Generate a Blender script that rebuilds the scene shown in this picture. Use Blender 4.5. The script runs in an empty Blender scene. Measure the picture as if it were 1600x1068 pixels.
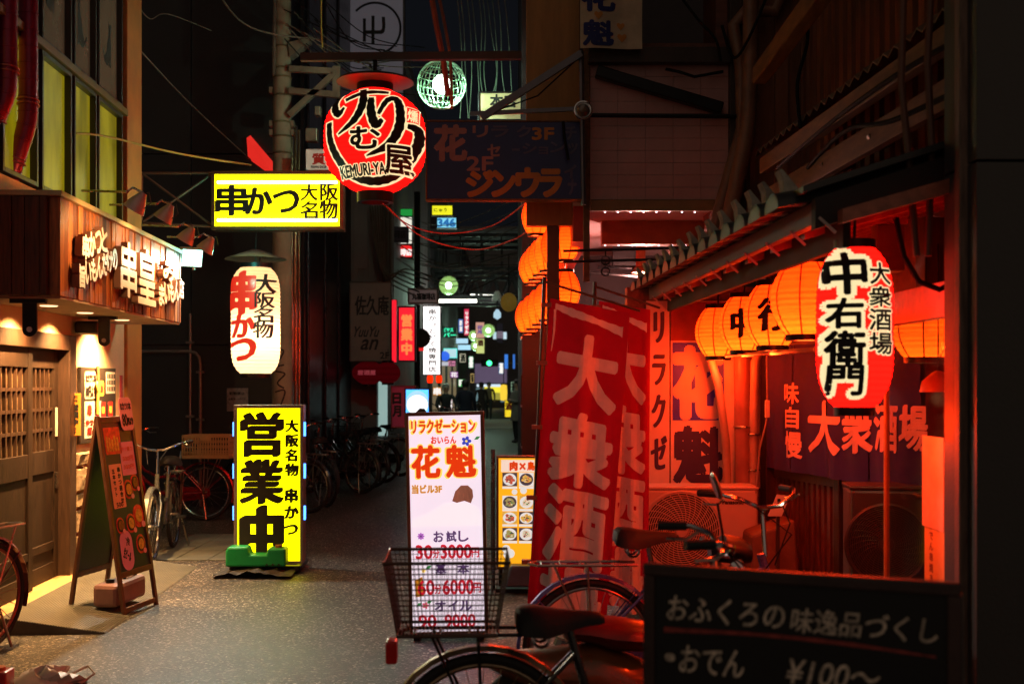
import bpy, bmesh, math, random
from math import sin, cos, pi, radians, sqrt, atan2
from mathutils import Vector, Matrix
S = bpy.context.scene
COL = S.collection
RN = random.Random(11)
F, H = 1850.0, 1.6                      # focal length in photo pixels, eye height

# ---------------------------------------------------------------- camera, sky, exposure
cam = bpy.data.cameras.new('camera')
camo = bpy.data.objects.new('camera', cam)
COL.objects.link(camo)
camo.location = (0, 0, H)
camo.rotation_euler = (pi/2, 0, 0)
cam.sensor_width = 36
cam.lens = 36*F/1600
cam.shift_y = 66/1600
cam.clip_start, cam.clip_end = .05, 500
cam.dof.use_dof = True
cam.dof.focus_distance = 8.6
cam.dof.aperture_fstop = 3.0
S.camera = camo
w = bpy.data.worlds.new('World')
S.world = w
w.use_nodes = True
wn = w.node_tree
bg = wn.nodes['Background']
# the night sky, plus a glow added behind the camera to fill the front faces
sky = wn.nodes.new('ShaderNodeTexSky')
sky.sky_type = 'NISHITA'
sky.sun_disc = False
sky.sun_elevation = radians(-7)
sky.sun_rotation = radians(200)
wtc = wn.nodes.new('ShaderNodeTexCoord')
wsx = wn.nodes.new('ShaderNodeSeparateXYZ')
wn.links.new(wtc.outputs['Generated'], wsx.inputs[0])
wmr = wn.nodes.new('ShaderNodeMapRange'); wmr.interpolation_type = 'SMOOTHSTEP'
wmr.inputs[1].default_value, wmr.inputs[2].default_value = .25, -.8
wn.links.new(wsx.outputs[1], wmr.inputs[0])
wgl = wn.nodes.new('ShaderNodeMix'); wgl.data_type = 'RGBA'
wgl.inputs[6].default_value = (.004,.0045,.006,1); wgl.inputs[7].default_value = (.13,.095,.07,1)
wn.links.new(wmr.outputs[0], wgl.inputs[0])
wad = wn.nodes.new('ShaderNodeMix'); wad.data_type = 'RGBA'; wad.blend_type = 'ADD'; wad.inputs[0].default_value = .05
wn.links.new(wgl.outputs[2], wad.inputs[6]); wn.links.new(sky.outputs[0], wad.inputs[7])
wn.links.new(wad.outputs[2], bg.inputs[0])
bg.inputs[1].default_value = 1
S.view_settings.view_transform = 'Standard'
S.view_settings.look = 'None'
S.view_settings.exposure = 0
S.view_settings.gamma = 1
cy = S.cycles
cy.max_bounces = 6
cy.diffuse_bounces = 3
cy.glossy_bounces = 3
cy.transmission_bounces = 5
cy.transparent_max_bounces = 8
cy.sample_clamp_indirect = 3
cy.caustics_reflective = False
cy.caustics_refractive = False
cy.use_denoising = True

# ---------------------------------------------------------------- helpers
def P(u, v, Y):
    """photo pixel at a known distance -> world point"""
    return Vector(((u-800)*Y/F, Y, H-(v-600)*Y/F))

def G(u, v):
    """photo pixel on the ground -> world point"""
    return P(u, v, H*F/(v-600))

_m = {}
def M(name, col, rough=.6, metal=0, var=.25, scale=6, bump=.15, bscale=70, emit=0, ecol=None, stretch=None, spec=.5, coat=0, emix=.35):
    if name in _m: return _m[name]
    m = bpy.data.materials.new(name); _m[name] = m
    m.use_nodes = True
    nt = m.node_tree; N = nt.nodes; L = nt.links
    b = N['Principled BSDF']
    tc = N.new('ShaderNodeTexCoord')
    mp = N.new('ShaderNodeMapping')
    if stretch: mp.inputs['Scale'].default_value = stretch
    L.new(tc.outputs['Object'], mp.inputs[0])
    nz = N.new('ShaderNodeTexNoise')
    nz.inputs['Scale'].default_value = scale
    nz.inputs['Detail'].default_value = 5
    nz.inputs['Roughness'].default_value = .62
    L.new(mp.outputs[0], nz.inputs['Vector'])
    cr = N.new('ShaderNodeMapRange')
    cr.inputs[1].default_value, cr.inputs[2].default_value = .3, .7
    cr.inputs[3].default_value, cr.inputs[4].default_value = 1-var, 1+var*.6
    L.new(nz.outputs[0], cr.inputs[0])
    mx = N.new('ShaderNodeMix'); mx.data_type = 'RGBA'; mx.blend_type = 'MULTIPLY'
    mx.inputs[0].default_value = 1
    mx.inputs[6].default_value = (*col, 1)
    L.new(cr.outputs[0], mx.inputs[7])
    L.new(mx.outputs[2], b.inputs['Base Color'])
    rr = N.new('ShaderNodeMapRange')
    rr.inputs[3].default_value, rr.inputs[4].default_value = max(.03, rough-.12), min(1, rough+.12)
    L.new(nz.outputs[0], rr.inputs[0])
    L.new(rr.outputs[0], b.inputs['Roughness'])
    b.inputs['Metallic'].default_value = metal
    b.inputs['Specular IOR Level'].default_value = spec
    b.inputs['Coat Weight'].default_value = coat
    if bump:
        n2 = N.new('ShaderNodeTexNoise'); n2.inputs['Scale'].default_value = bscale; n2.inputs['Detail'].default_value = 3
        L.new(mp.outputs[0], n2.inputs['Vector'])
        bp = N.new('ShaderNodeBump'); bp.inputs['Strength'].default_value = bump; bp.inputs['Distance'].default_value = .01
        L.new(n2.outputs[0], bp.inputs['Height']); L.new(bp.outputs[0], b.inputs['Normal'])
    if emit:
        ec = ecol or col
        m2 = N.new('ShaderNodeMix'); m2.data_type = 'RGBA'; m2.blend_type = 'MULTIPLY'; m2.inputs[0].default_value = emix
        m2.inputs[6].default_value = (*ec, 1)
        L.new(cr.outputs[0], m2.inputs[7])
        L.new(m2.outputs[2], b.inputs['Emission Color'])
        b.inputs['Emission Strength'].default_value = emit
    return m

def cloth_through(m, col, k=.45):
    nt = m.node_tree; N = nt.nodes; L = nt.links
    tr = N.new('ShaderNodeBsdfTranslucent'); tr.inputs[0].default_value = (*col, 1)
    mx = N.new('ShaderNodeMixShader'); mx.inputs[0].default_value = k
    L.new(N['Principled BSDF'].outputs[0], mx.inputs[1]); L.new(tr.outputs[0], mx.inputs[2]); L.new(mx.outputs[0], N['Material Output'].inputs[0])
    return m

def EM(name, col, s, var=.12, scale=2.0, emix=.35, stretch=None):
    """a lit surface (lamp, tube, light-box acrylic)"""
    return M(name, tuple(c*.25+.02 for c in col), rough=.35, var=var, scale=scale, bump=0, emit=s, ecol=col, emix=emix, stretch=stretch)

def paper(name, col, emit, ribs, trans=.9, amp=.3, ecol=None):
    """lantern paper: lets the bulb inside through, wire rib shadows painted on as bands"""
    if name in _m: return _m[name]
    m = bpy.data.materials.new(name); _m[name] = m
    m.use_nodes = True
    nt = m.node_tree; N = nt.nodes; L = nt.links
    N.remove(N['Principled BSDF'])
    out = N['Material Output']
    tc = N.new('ShaderNodeTexCoord'); sx = N.new('ShaderNodeSeparateXYZ')
    L.new(tc.outputs['Object'], sx.inputs[0])
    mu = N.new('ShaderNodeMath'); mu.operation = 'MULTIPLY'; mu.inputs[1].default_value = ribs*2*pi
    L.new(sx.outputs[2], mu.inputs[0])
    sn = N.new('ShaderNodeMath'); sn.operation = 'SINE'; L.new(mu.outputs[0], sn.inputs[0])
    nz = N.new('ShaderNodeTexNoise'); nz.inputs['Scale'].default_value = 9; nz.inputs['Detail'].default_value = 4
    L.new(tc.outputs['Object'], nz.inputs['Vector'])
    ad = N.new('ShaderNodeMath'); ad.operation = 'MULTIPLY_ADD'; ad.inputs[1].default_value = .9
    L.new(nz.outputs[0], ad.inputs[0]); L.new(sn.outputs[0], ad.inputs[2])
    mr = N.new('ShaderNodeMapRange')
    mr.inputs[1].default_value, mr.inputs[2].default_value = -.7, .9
    mr.inputs[3].default_value, mr.inputs[4].default_value = 1-amp, 1  # darker bands put the rib wires' shade into the paper colour and glow
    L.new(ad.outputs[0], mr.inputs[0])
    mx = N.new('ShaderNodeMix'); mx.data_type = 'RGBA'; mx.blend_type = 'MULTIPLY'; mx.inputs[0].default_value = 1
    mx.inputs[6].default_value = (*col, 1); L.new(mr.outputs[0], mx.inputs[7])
    tr = N.new('ShaderNodeBsdfTranslucent'); df = N.new('ShaderNodeBsdfDiffuse'); em = N.new('ShaderNodeEmission')
    for s in (tr, df): L.new(mx.outputs[2], s.inputs[0])
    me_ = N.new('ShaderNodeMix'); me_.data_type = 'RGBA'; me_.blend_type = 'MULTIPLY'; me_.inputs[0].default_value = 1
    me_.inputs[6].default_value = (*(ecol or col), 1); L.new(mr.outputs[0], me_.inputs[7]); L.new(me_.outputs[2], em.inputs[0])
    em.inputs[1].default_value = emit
    m1 = N.new('ShaderNodeMixShader'); m1.inputs[0].default_value = trans
    L.new(df.outputs[0], m1.inputs[1]); L.new(tr.outputs[0], m1.inputs[2])
    a = N.new('ShaderNodeAddShader'); L.new(m1.outputs[0], a.inputs[0]); L.new(em.outputs[0], a.inputs[1])
    L.new(a.outputs[0], out.inputs[0])
    return m

class MB:
    """collects shapes; build() links them as ONE mesh object"""
    def __init__(s): s.v = []; s.f = []; s.m = []
    def add(s, vs, fs, mi=0):
        o = len(s.v); s.v += [tuple(v) for v in vs]
        for f in fs: s.f.append([i+o for i in f]); s.m.append(mi)
        return s
    def box(s, x0, y0, z0, x1, y1, z1, mi=0, T=None):
        vs = [Vector((x, y, z)) for x in (x0, x1) for y in (y0, y1) for z in (z0, z1)]
        if T: vs = [T @ v for v in vs]
        return s.add(vs, [(0,1,3,2),(4,6,7,5),(0,4,5,1),(2,3,7,6),(0,2,6,4),(1,5,7,3)], mi)
    def hexa(s, b, t, mi=0):
        return s.add(list(b)+list(t), [(3,2,1,0),(4,5,6,7),(0,1,5,4),(1,2,6,5),(2,3,7,6),(3,0,4,7)], mi)
    def quad(s, a, b, c, d, mi=0): return s.add([a,b,c,d], [(0,1,2,3)], mi)
    def bar(s, p, q, w, h=None, mi=0):
        h = h or w
        p, q = Vector(p), Vector(q); d = (q-p).normalized()
        up = Vector((0,0,1)) if abs(d.z) < .95 else Vector((0,1,0))
        a = d.cross(up).normalized()*w/2; b = a.cross(d).normalized()*h/2
        return s.hexa([p-a-b,p+a-b,p+a+b,p-a+b], [q-a-b,q+a-b,q+a+b,q-a+b], mi)
    def tube(s, pts, r, n=8, closed=False, mi=0):
        pts = [Vector(p) for p in pts]; k = len(pts)
        rs = r if isinstance(r, (list, tuple)) else [r]*k
        vs = []; fs = []; prev = None
        for i, p in enumerate(pts):
            if closed: t = pts[(i+1) % k]-pts[i-1]
            else: t = pts[min(i+1, k-1)]-pts[max(i-1, 0)]
            t = t.normalized() if t.length > 1e-9 else Vector((0,0,1))
            if prev is None:
                a = t.cross(Vector((0,0,1)) if abs(t.z) < .9 else Vector((1,0,0))).normalized()
            else:
                a = (prev-t*prev.dot(t)); a = a.normalized() if a.length > 1e-6 else t.orthogonal().normalized()
            prev = a; b = t.cross(a)
            vs += [p+(a*cos(2*pi*j/n)+b*sin(2*pi*j/n))*rs[i] for j in range(n)]
        for i in range(k if closed else k-1):
            for j in range(n):
                i2 = (i+1) % k
                fs.append((i*n+j, i*n+(j+1) % n, i2*n+(j+1) % n, i2*n+j))
        if not closed:
            fs.append(tuple(range(n-1, -1, -1))); fs.append(tuple((k-1)*n+j for j in range(n)))
        return s.add(vs, fs, mi)
    def ring(s, c, R, r, ax=(0,1,0), n=28, m=6, a0=0, a1=2*pi, mi=0):
        ax = Vector(ax).normalized(); u = ax.cross(Vector((0,0,1)) if abs(ax.z) < .9 else Vector((1,0,0))).normalized(); v = ax.cross(u)
        full = abs(a1-a0) > 6.2
        k = n if full else n+1
        pts = [Vector(c)+(u*cos(a0+(a1-a0)*i/n)+v*sin(a0+(a1-a0)*i/n))*R for i in range(k)]
        return s.tube(pts, r, m, full, mi)
    def lathe(s, prof, n=20, c=(0,0,0), T=None, mi=0, cap=False):
        vs = []; fs = []; c = Vector(c)
        for r, z in prof:
            for j in range(n):
                p = Vector((r*cos(2*pi*j/n), r*sin(2*pi*j/n), z))
                vs.append((T @ p if T else p)+c)
        for i in range(len(prof)-1):
            for j in range(n):
                fs.append((i*n+j, i*n+(j+1) % n, (i+1)*n+(j+1) % n, (i+1)*n+j))
        if cap:
            fs.append(tuple(range(n-1, -1, -1))); fs.append(tuple((len(prof)-1)*n+j for j in range(n)))
        return s.add(vs, fs, mi)
    def prism(s, pts, y0, y1, mi=0):
        """outline in x,z pushed from y0 to y1"""
        n = len(pts)
        vs = [(x, y0, z) for x, z in pts]+[(x, y1, z) for x, z in pts]
        return s.add(vs, [tuple(range(n)), tuple(range(2*n-1, n-1, -1))]+[(i, i+n, (i+1) % n+n, (i+1) % n) for i in range(n)], mi)
    def build(s, name, mat, parent=None, bevel=0, smooth=False, kind=None):
        me = bpy.data.meshes.new(name)
        me.from_pydata(s.v, [], s.f)
        for mt in (mat if isinstance(mat, (list, tuple)) else [mat]): me.materials.append(mt)
        me.polygons.foreach_set('material_index', s.m)
        if smooth:
            me.polygons.foreach_set('use_smooth', [True]*len(me.polygons))
        me.update()
        bm = bmesh.new(); bm.from_mesh(me); bmesh.ops.recalc_face_normals(bm, faces=bm.faces); bm.to_mesh(me); bm.free()
        if smooth:
            try: me.set_sharp_from_angle(angle=radians(40))
            except Exception: pass
        o = bpy.data.objects.new(name, me); COL.objects.link(o)
        if parent: o.parent = parent
        if bevel:
            b = o.modifiers.new('bevel', 'BEVEL'); b.width = bevel; b.segments = 2; b.limit_method = 'ANGLE'; b.angle_limit = radians(50)
        if kind: o['kind'] = kind
        return o

def thing(name, label, cat, loc=(0,0,0), rz=0, group=None):
    o = bpy.data.objects.new(name, None); COL.objects.link(o)
    o.empty_display_size = .1
    o.location = loc; o.rotation_euler = (0, 0, rz)
    o['label'] = label; o['category'] = cat
    if group: o['group'] = group
    return o

def tag(o, label, cat, group=None):
    o['label'] = label; o['category'] = cat
    if group: o['group'] = group
    return o

KIDS = lambda o: [c for c in bpy.data.objects if c.parent == o]
def copy_tree(o, parent=None):
    c = o.copy(); COL.objects.link(c)
    if parent: c.parent = parent
    for ch in KIDS(o): copy_tree(ch, c)
    return c

def lamp(kind, loc, power, col, r=.03, aim=None, angle=60, blend=.5, parent=None):
    l = bpy.data.lights.new(kind.lower()+'_bulb', kind); l.energy = power; l.color = col
    o = bpy.data.objects.new('bulb_light', l); COL.objects.link(o); o.location = loc
    l.shadow_soft_size = r
    if kind == 'SPOT':
        l.spot_size = radians(angle); l.spot_blend = blend
    if aim is not None:
        o.rotation_euler = (Vector(aim)-Vector(loc)).to_track_quat('-Z', 'Y').to_euler()
    if parent:
        o.parent = parent; o.matrix_parent_inverse = Matrix.Identity(4)
    return o

# ---- lettering: filled glyph outlines, thickened like ink by stacked shifted copies
_g = {}
def glyph(s):
    if s not in _g:
        fc = bpy.data.curves.new('ink', 'FONT'); fc.body = s; fc.resolution_u = 3; fc.fill_mode = 'FRONT'
        ob = bpy.data.objects.new('ink', fc)
        me = bpy.data.meshes.new_from_object(ob)
        vs = [(v.co.x, v.co.y) for v in me.vertices]; fs = [tuple(p.vertices) for p in me.polygons]
        bpy.data.objects.remove(ob); bpy.data.curves.remove(fc); bpy.data.meshes.remove(me)
        if vs:
            x0 = min(a for a, b in vs); x1 = max(a for a, b in vs); y0 = min(b for a, b in vs); y1 = max(b for a, b in vs)
        else: x0 = y0 = 0; x1 = y1 = 1
        _g[s] = (vs, fs, x0, y0, max(x1-x0, 1e-3), max(y1-y0, 1e-3))
    return _g[s]

def offsets(bold, brush, big=1e9):
    if bold <= 0: return [(0, 0)]
    if brush:
        return [(cos(a)*bold*1.2+sin(a)*bold*-.12, cos(a)*bold*.55+sin(a)*bold*.5) for a in [k*pi/8 for k in range(16)]]+[(.5*bold,.25*bold),(-.5*bold,-.25*bold),(0, 0)]
    if bold > big:
        return [(q*bold*cos(k*pi/6+.2), q*bold*sin(k*pi/6+.2)) for q, n in ((1,12),(.55,12)) for k in range(n)]+[(0, 0)]
    n = 12 if bold > .02 else 6
    return [(bold*cos(k*2*pi/n+.3), bold*sin(k*2*pi/n+.3)) for k in range(n)]+[(0, 0)]

def lettering(items, mat, parent, name='lettering', base=.002, mapf=None, cut=None, ext=0, side=None, flat=None, kind=None):
    """items: (text, cx, cz, w, h, options) in a sign's own plane; options: bold, brush, vert, em, rot"""
    V = []; Fc = []; MI = []
    d = 0
    for it in items:
        t, cx, cz, ww, hh = it[:5]
        o = it[5] if len(it) > 5 else {}
        cells = []
        if o.get('vert'):
            n = len(t); ch = hh/n
            for i, c in enumerate(t):
                if c != ' ': cells.append((c, cx, cz+hh/2-ch*(i+.5), ww, ch, True))
        else: cells.append((t, cx, cz, ww, hh, o.get('em', False)))
        for c, x, z, a, b, em in cells:
            vs, fs, gx, gy, gw, gh = glyph(c)
            if em:
                k = .88
                tr = [((px-.5)*a*k, (py-.36)*b*k) for px, py in vs]
            else:
                tr = [((px-gx-gw/2)/gw*a, (py-gy-gh/2)/gh*b) for px, py in vs]
            bd = o.get('bold', .03)*min(b, a*1.3 if em else b)
            rot = o.get('rot', 0)
            sh = o.get('shear', 0)
            offs = offsets(bd, o.get('brush'), .055*min(b, a*1.3 if em else b))
            d = o.get('lift', 0)
            for ox, oz in offs:
                d += 1
                n0 = len(V)
                for px, pz in tr:
                    qx, qz = px+ox+sh*pz, pz+oz
                    if rot: qx, qz = qx*cos(rot)-qz*sin(rot), qx*sin(rot)+qz*cos(rot)
                    V.append((x+qx, base+d*.00012, z+qz))
                for f in fs: Fc.append([n0+i for i in f]); MI.append(0)
                if ext:
                    cnt = {}
                    for f in fs:
                        for i in range(len(f)):
                            e = (f[i], f[(i+1) % len(f)]); k2 = tuple(sorted(e))
                            cnt[k2] = None if k2 in cnt else e
                    n1 = len(V)
                    for i in range(len(tr)):
                        q = V[n0+i]; V.append((q[0], q[1]-ext, q[2]))
                    for e in cnt.values():
                        if e: Fc.append([n0+e[0], n0+e[1], n1+e[1], n1+e[0]]); MI.append(1)
    me = bpy.data.meshes.new(name)
    me.from_pydata(V, [], Fc)
    me.polygons.foreach_set('material_index', MI)
    if cut:
        bm = bmesh.new(); bm.from_mesh(me)
        for ax in (0, 2):
            if not cut[ax]: continue
            lo = min(v.co[ax] for v in bm.verts); hi = max(v.co[ax] for v in bm.verts)
            n = int((hi-lo)/cut[ax])+1
            for i in range(1, n):
                no = [0, 0, 0]; no[ax] = 1; co = [0, 0, 0]; co[ax] = lo+(hi-lo)*i/n
                bmesh.ops.bisect_plane(bm, geom=bm.verts[:]+bm.edges[:]+bm.faces[:], plane_co=co, plane_no=no)
        bm.to_mesh(me); bm.free()
    mf = mapf or (lambda x, z, dd: (x, -dd, z))
    for v in me.vertices: v.co = mf(v.co.x, v.co.z, v.co.y)
    me.materials.append(mat)
    if side or ext: me.materials.append(side or mat)
    me.update()
    ob = bpy.data.objects.new(name, me); COL.objects.link(ob)
    if parent: ob.parent = parent
    if kind: ob['kind'] = kind
    return ob

class Board:
    """a flat upright face whose outline in the photo is u0..u1, v0..v1 at distance Y"""
    def __init__(s, u0, v0, u1, v1, Y, yaw=0):
        s.Y = Y; s.k = Y/F; s.uc = (u0+u1)/2; s.v1 = v1; s.cy = cos(yaw); s.yaw = yaw
        s.w = (u1-u0)*s.k/s.cy; s.h = (v1-v0)*s.k
        s.loc = P(s.uc, v1, Y)
    def it(s, t, u0, v0, u1, v1, **o):
        return (t, ((u0+u1)/2-s.uc)*s.k/s.cy, (s.v1-(v0+v1)/2)*s.k, (u1-u0)*s.k/s.cy, (v1-v0)*s.k, o)
    def x(s, u): return (u-s.uc)*s.k/s.cy
    def z(s, v): return (s.v1-v)*s.k

def frame_mb(w, h, b, y0, y1, x0=0, z0=0):
    m = MB()
    m.box(x0-w/2, y0, z0, x0+w/2, y1, z0+b); m.box(x0-w/2, y0, z0+h-b, x0+w/2, y1, z0+h)
    m.box(x0-w/2, y0, z0+b, x0-w/2+b, y1, z0+h-b); m.box(x0+w/2-b, y0, z0+b, x0+w/2, y1, z0+h-b)
    return m

def box_sign(name, label, cat, rect, Y, depth, fmat, pmat, texts=(), b=.02, yaw=0, group=None, lift=True):
    B = Board(*rect, Y, yaw)
    t = thing(name, label, cat, B.loc, yaw, group)
    MB().box(-B.w/2+.001, .012, .001, B.w/2-.001, depth, B.h-.001).build('casing', fmat, t)
    frame_mb(B.w, B.h, b, -.012, .011).build('frame', fmat, t, bevel=min(.004, b*.3))
    MB().box(-B.w/2+b*.7, 0, b*.7, B.w/2-b*.7, .010, B.h-b*.7).build('panel', pmat, t)
    for mt, items in texts:
        if items: lettering([B.it(*i[:5], **(i[5] if len(i) > 5 else {})) for i in items], mt, t)
    return t, B

# ---------------------------------------------------------------- materials
def asphalt():
    m = M('asphalt', (.030,.027,.023), .45, var=.55, scale=1.3, bump=0)
    nt = m.node_tree; N = nt.nodes; L = nt.links; b = N['Principled BSDF']
    tc = [n for n in N if n.type == 'TEX_COORD'][0]
    vo = N.new('ShaderNodeTexVoronoi'); vo.inputs['Scale'].default_value = 84
    L.new(tc.outputs['Object'], vo.inputs['Vector'])
    sp = N.new('ShaderNodeSeparateColor'); L.new(vo.outputs['Color'], sp.inputs[0])
    pw = N.new('ShaderNodeMath'); pw.operation = 'POWER'; pw.inputs[1].default_value = 9
    L.new(sp.outputs[0], pw.inputs[0])
    ml = N.new('ShaderNodeMapRange'); ml.inputs[3].default_value = .35; ml.inputs[4].default_value = 20
    L.new(pw.outputs[0], ml.inputs[0])
    old = b.inputs['Base Color'].links[0].from_socket
    mx = N.new('ShaderNodeMix'); mx.data_type = 'RGBA'; mx.blend_type = 'MULTIPLY'; mx.inputs[0].default_value = 1
    L.new(old, mx.inputs[6]); L.new(ml.outputs[0], mx.inputs[7]); L.new(mx.outputs[2], b.inputs['Base Color'])
    bp = N.new('ShaderNodeBump'); bp.inputs['Strength'].default_value = .9; bp.inputs['Distance'].default_value = .006
    n2 = N.new('ShaderNodeTexNoise'); n2.inputs['Scale'].default_value = 110; n2.inputs['Detail'].default_value = 2
    L.new(tc.outputs['Object'], n2.inputs['Vector'])
    ad = N.new('ShaderNodeMath'); L.new(sp.outputs[1], ad.inputs[0]); L.new(n2.outputs[0], ad.inputs[1])
    L.new(ad.outputs[0], bp.inputs['Height']); L.new(bp.outputs[0], b.inputs['Normal'])
    # hairline cracks
    nw = N.new('ShaderNodeTexNoise'); nw.inputs['Scale'].default_value = 1.4; nw.inputs['Detail'].default_value = 6
    L.new(tc.outputs['Object'], nw.inputs['Vector'])
    av = N.new('ShaderNodeMix'); av.data_type = 'VECTOR'; av.inputs[0].default_value = .35
    L.new(tc.outputs['Object'], av.inputs[4]); L.new(nw.outputs['Color'], av.inputs[5])
    v2 = N.new('ShaderNodeTexVoronoi'); v2.feature = 'DISTANCE_TO_EDGE'; v2.inputs['Scale'].default_value = .62
    L.new(av.outputs[1], v2.inputs['Vector'])
    cr2 = N.new('ShaderNodeMapRange'); cr2.inputs[1].default_value = .002; cr2.inputs[2].default_value = .008; cr2.inputs[3].default_value = .35; cr2.inputs[4].default_value = 1
    L.new(v2.outputs['Distance'], cr2.inputs[0])
    mc = N.new('ShaderNodeMix'); mc.data_type = 'RGBA'; mc.blend_type = 'MULTIPLY'; mc.inputs[0].default_value = 1
    L.new(mx.outputs[2], mc.inputs[6]); L.new(cr2.outputs[0], mc.inputs[7]); L.new(mc.outputs[2], b.inputs['Base Color'])
    return m
ASPH = asphalt()
BLACK = M('black_ink', (.012,.011,.011), .6, bump=0)
BLKMET = M('black_metal', (.02,.02,.022), .4, metal=.6, bump=.05)
STEEL = M('steel', (.45,.45,.46), .28, metal=1, var=.3, bump=.04)
ALU = M('aluminium', (.5,.47,.45), .38, metal=.9, var=.2, bump=.05)
CHROME = M('chrome', (.75,.75,.76), .12, metal=1, var=.15, bump=0)
RUBBER = M('rubber', (.02,.02,.02), .75, bump=.2)
DWOOD = M('dark_wood', (.045,.022,.012), .5, var=.55, scale=5, stretch=(9,9,.8), bump=.3, bscale=20)
WOOD_A = M('wood_amber', (.36,.12,.03), .45, var=.6, scale=6, stretch=(8,8,.7), bump=.3, bscale=18)
WOOD_B = M('wood_brown', (.2,.06,.018), .45, var=.6, scale=6, stretch=(8,8,.7), bump=.3, bscale=18)
WOOD_C = M('wood_dark_plank', (.1,.03,.012), .5, var=.6, scale=6, stretch=(8,8,.7), bump=.3, bscale=18)
DOORW = M('door_wood', (.03,.018,.012), .6, spec=.15, var=.65, scale=5, stretch=(14,14,.9), bump=.25, bscale=16)
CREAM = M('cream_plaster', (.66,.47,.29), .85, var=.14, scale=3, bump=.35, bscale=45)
OCHRE = M('ochre_paint', (.5,.22,.05), .6, var=.25, scale=3, bump=.1)
WHITE = M('white_plastic', (.75,.74,.72), .4, var=.1, bump=0)
PAPERW = M('paper_sheet', (.75,.68,.6), .7, var=.1, bump=0)
CABLE = M('cable_black', (.014,.013,.014), .85, bump=0, spec=.15)
CABLEG = M('cable_grey', (.14,.12,.09), .75, bump=0)
BLACKWALL = M('black_cladding', (.018,.018,.02), .45, var=.3, scale=1.2, bump=.06)
CONC = M('concrete', (.3,.28,.19), .85, var=.3, scale=3, bump=.4, bscale=40)

# ---------------------------------------------------------------- the setting
MB().quad((-60,-6,0), (60,-6,0), (60,140,0), (-60,140,0)).build('road', ASPH, kind='structure')
MB().box(-9,43,.001,9,54,.012).build('crossing_pavement', M('pale_paving', (.42,.4,.36), .8, var=.2, scale=1.5), kind='structure')
pv = MB()
for i in range(4):
    for j in range(3):
        a = -3.4+.02+i*.31; b = 10.75+j*.62
        pv.box(a, b, .001, a+.302, b+.612, .009)
pv.build('pavement', M('paving_slab', (.10,.11,.095), .8, var=.35, scale=4), kind='structure')

# ---------------------------------------------------------------- left restaurant: frame of its front wall (n out to the street, s along it, z up)
LX, LS, LA = -3.46, 9.0, .05
def sl(u, n=0): return (-3.01+n)/((u-800)/F+.05)
def zl(u, v, n=0): return H-(v-600)*sl(u, n)/F
def left_thing(name, label, cat, n=0, s=9, z=0, group=None):
    return thing(name, label, cat, (LX+n-.05*(s-LS), s, z), LA, group)

lb = left_thing('restaurant_building', 'cream plaster restaurant with lattice doors, planked sign fascia and tall upstairs windows', 'building')
# walls: lower plaster, with the door opening left free
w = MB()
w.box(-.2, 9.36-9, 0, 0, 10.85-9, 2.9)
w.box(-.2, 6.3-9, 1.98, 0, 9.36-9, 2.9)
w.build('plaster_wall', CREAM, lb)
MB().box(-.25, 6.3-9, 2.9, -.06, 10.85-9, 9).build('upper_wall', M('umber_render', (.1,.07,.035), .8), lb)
MB().box(-2.5, 10.85-9, 0, .03, 11.35-9, 9).build('corner_pillar', OCHRE, lb, bevel=.01)
MB().box(-2.6, 6.2-9, 9, .05, 11.4-9, 9.3).build('roof', M('roof_slab', (.08,.07,.06), .9), lb)
MB().box(-.02, 6.3-9, 2.84, .12, 10.84-9, 2.95).build('string_course', M('orange_trim', (.55,.2,.05), .5), lb, bevel=.005)
# stone facing
st = MB(); zz = .1
rows = [.17,.14,.2,.13,.2,.12]
for k, hh in enumerate(rows):
    s0 = 9.37
    while s0 < 10.83:
        s1 = min(10.84, s0+RN.uniform(.16,.42))
        if 10.84-s1 < .08: s1 = 10.84
        d = RN.uniform(.025,.06)
        q = lambda a, b: (.001+RN.uniform(.6,1)*d, a, b)
        st.hexa([(0,s0+.006-9,zz+.005),(0,s1-.006-9,zz+.005),(0,s1-.006-9,zz+hh-.005),(0,s0+.006-9,zz+hh-.005)],
                [q(s0+.02-9,zz+.02), q(s1-.02-9,zz+.02), q(s1-.02-9,zz+hh-.02), q(s0+.02-9,zz+hh-.02)])
        s0 = s1
    zz += hh
st.build('stone_facing', M('rough_stone', (.3,.23,.15), .9, var=.5, scale=9, bump=1, bscale=22), lb)
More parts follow.
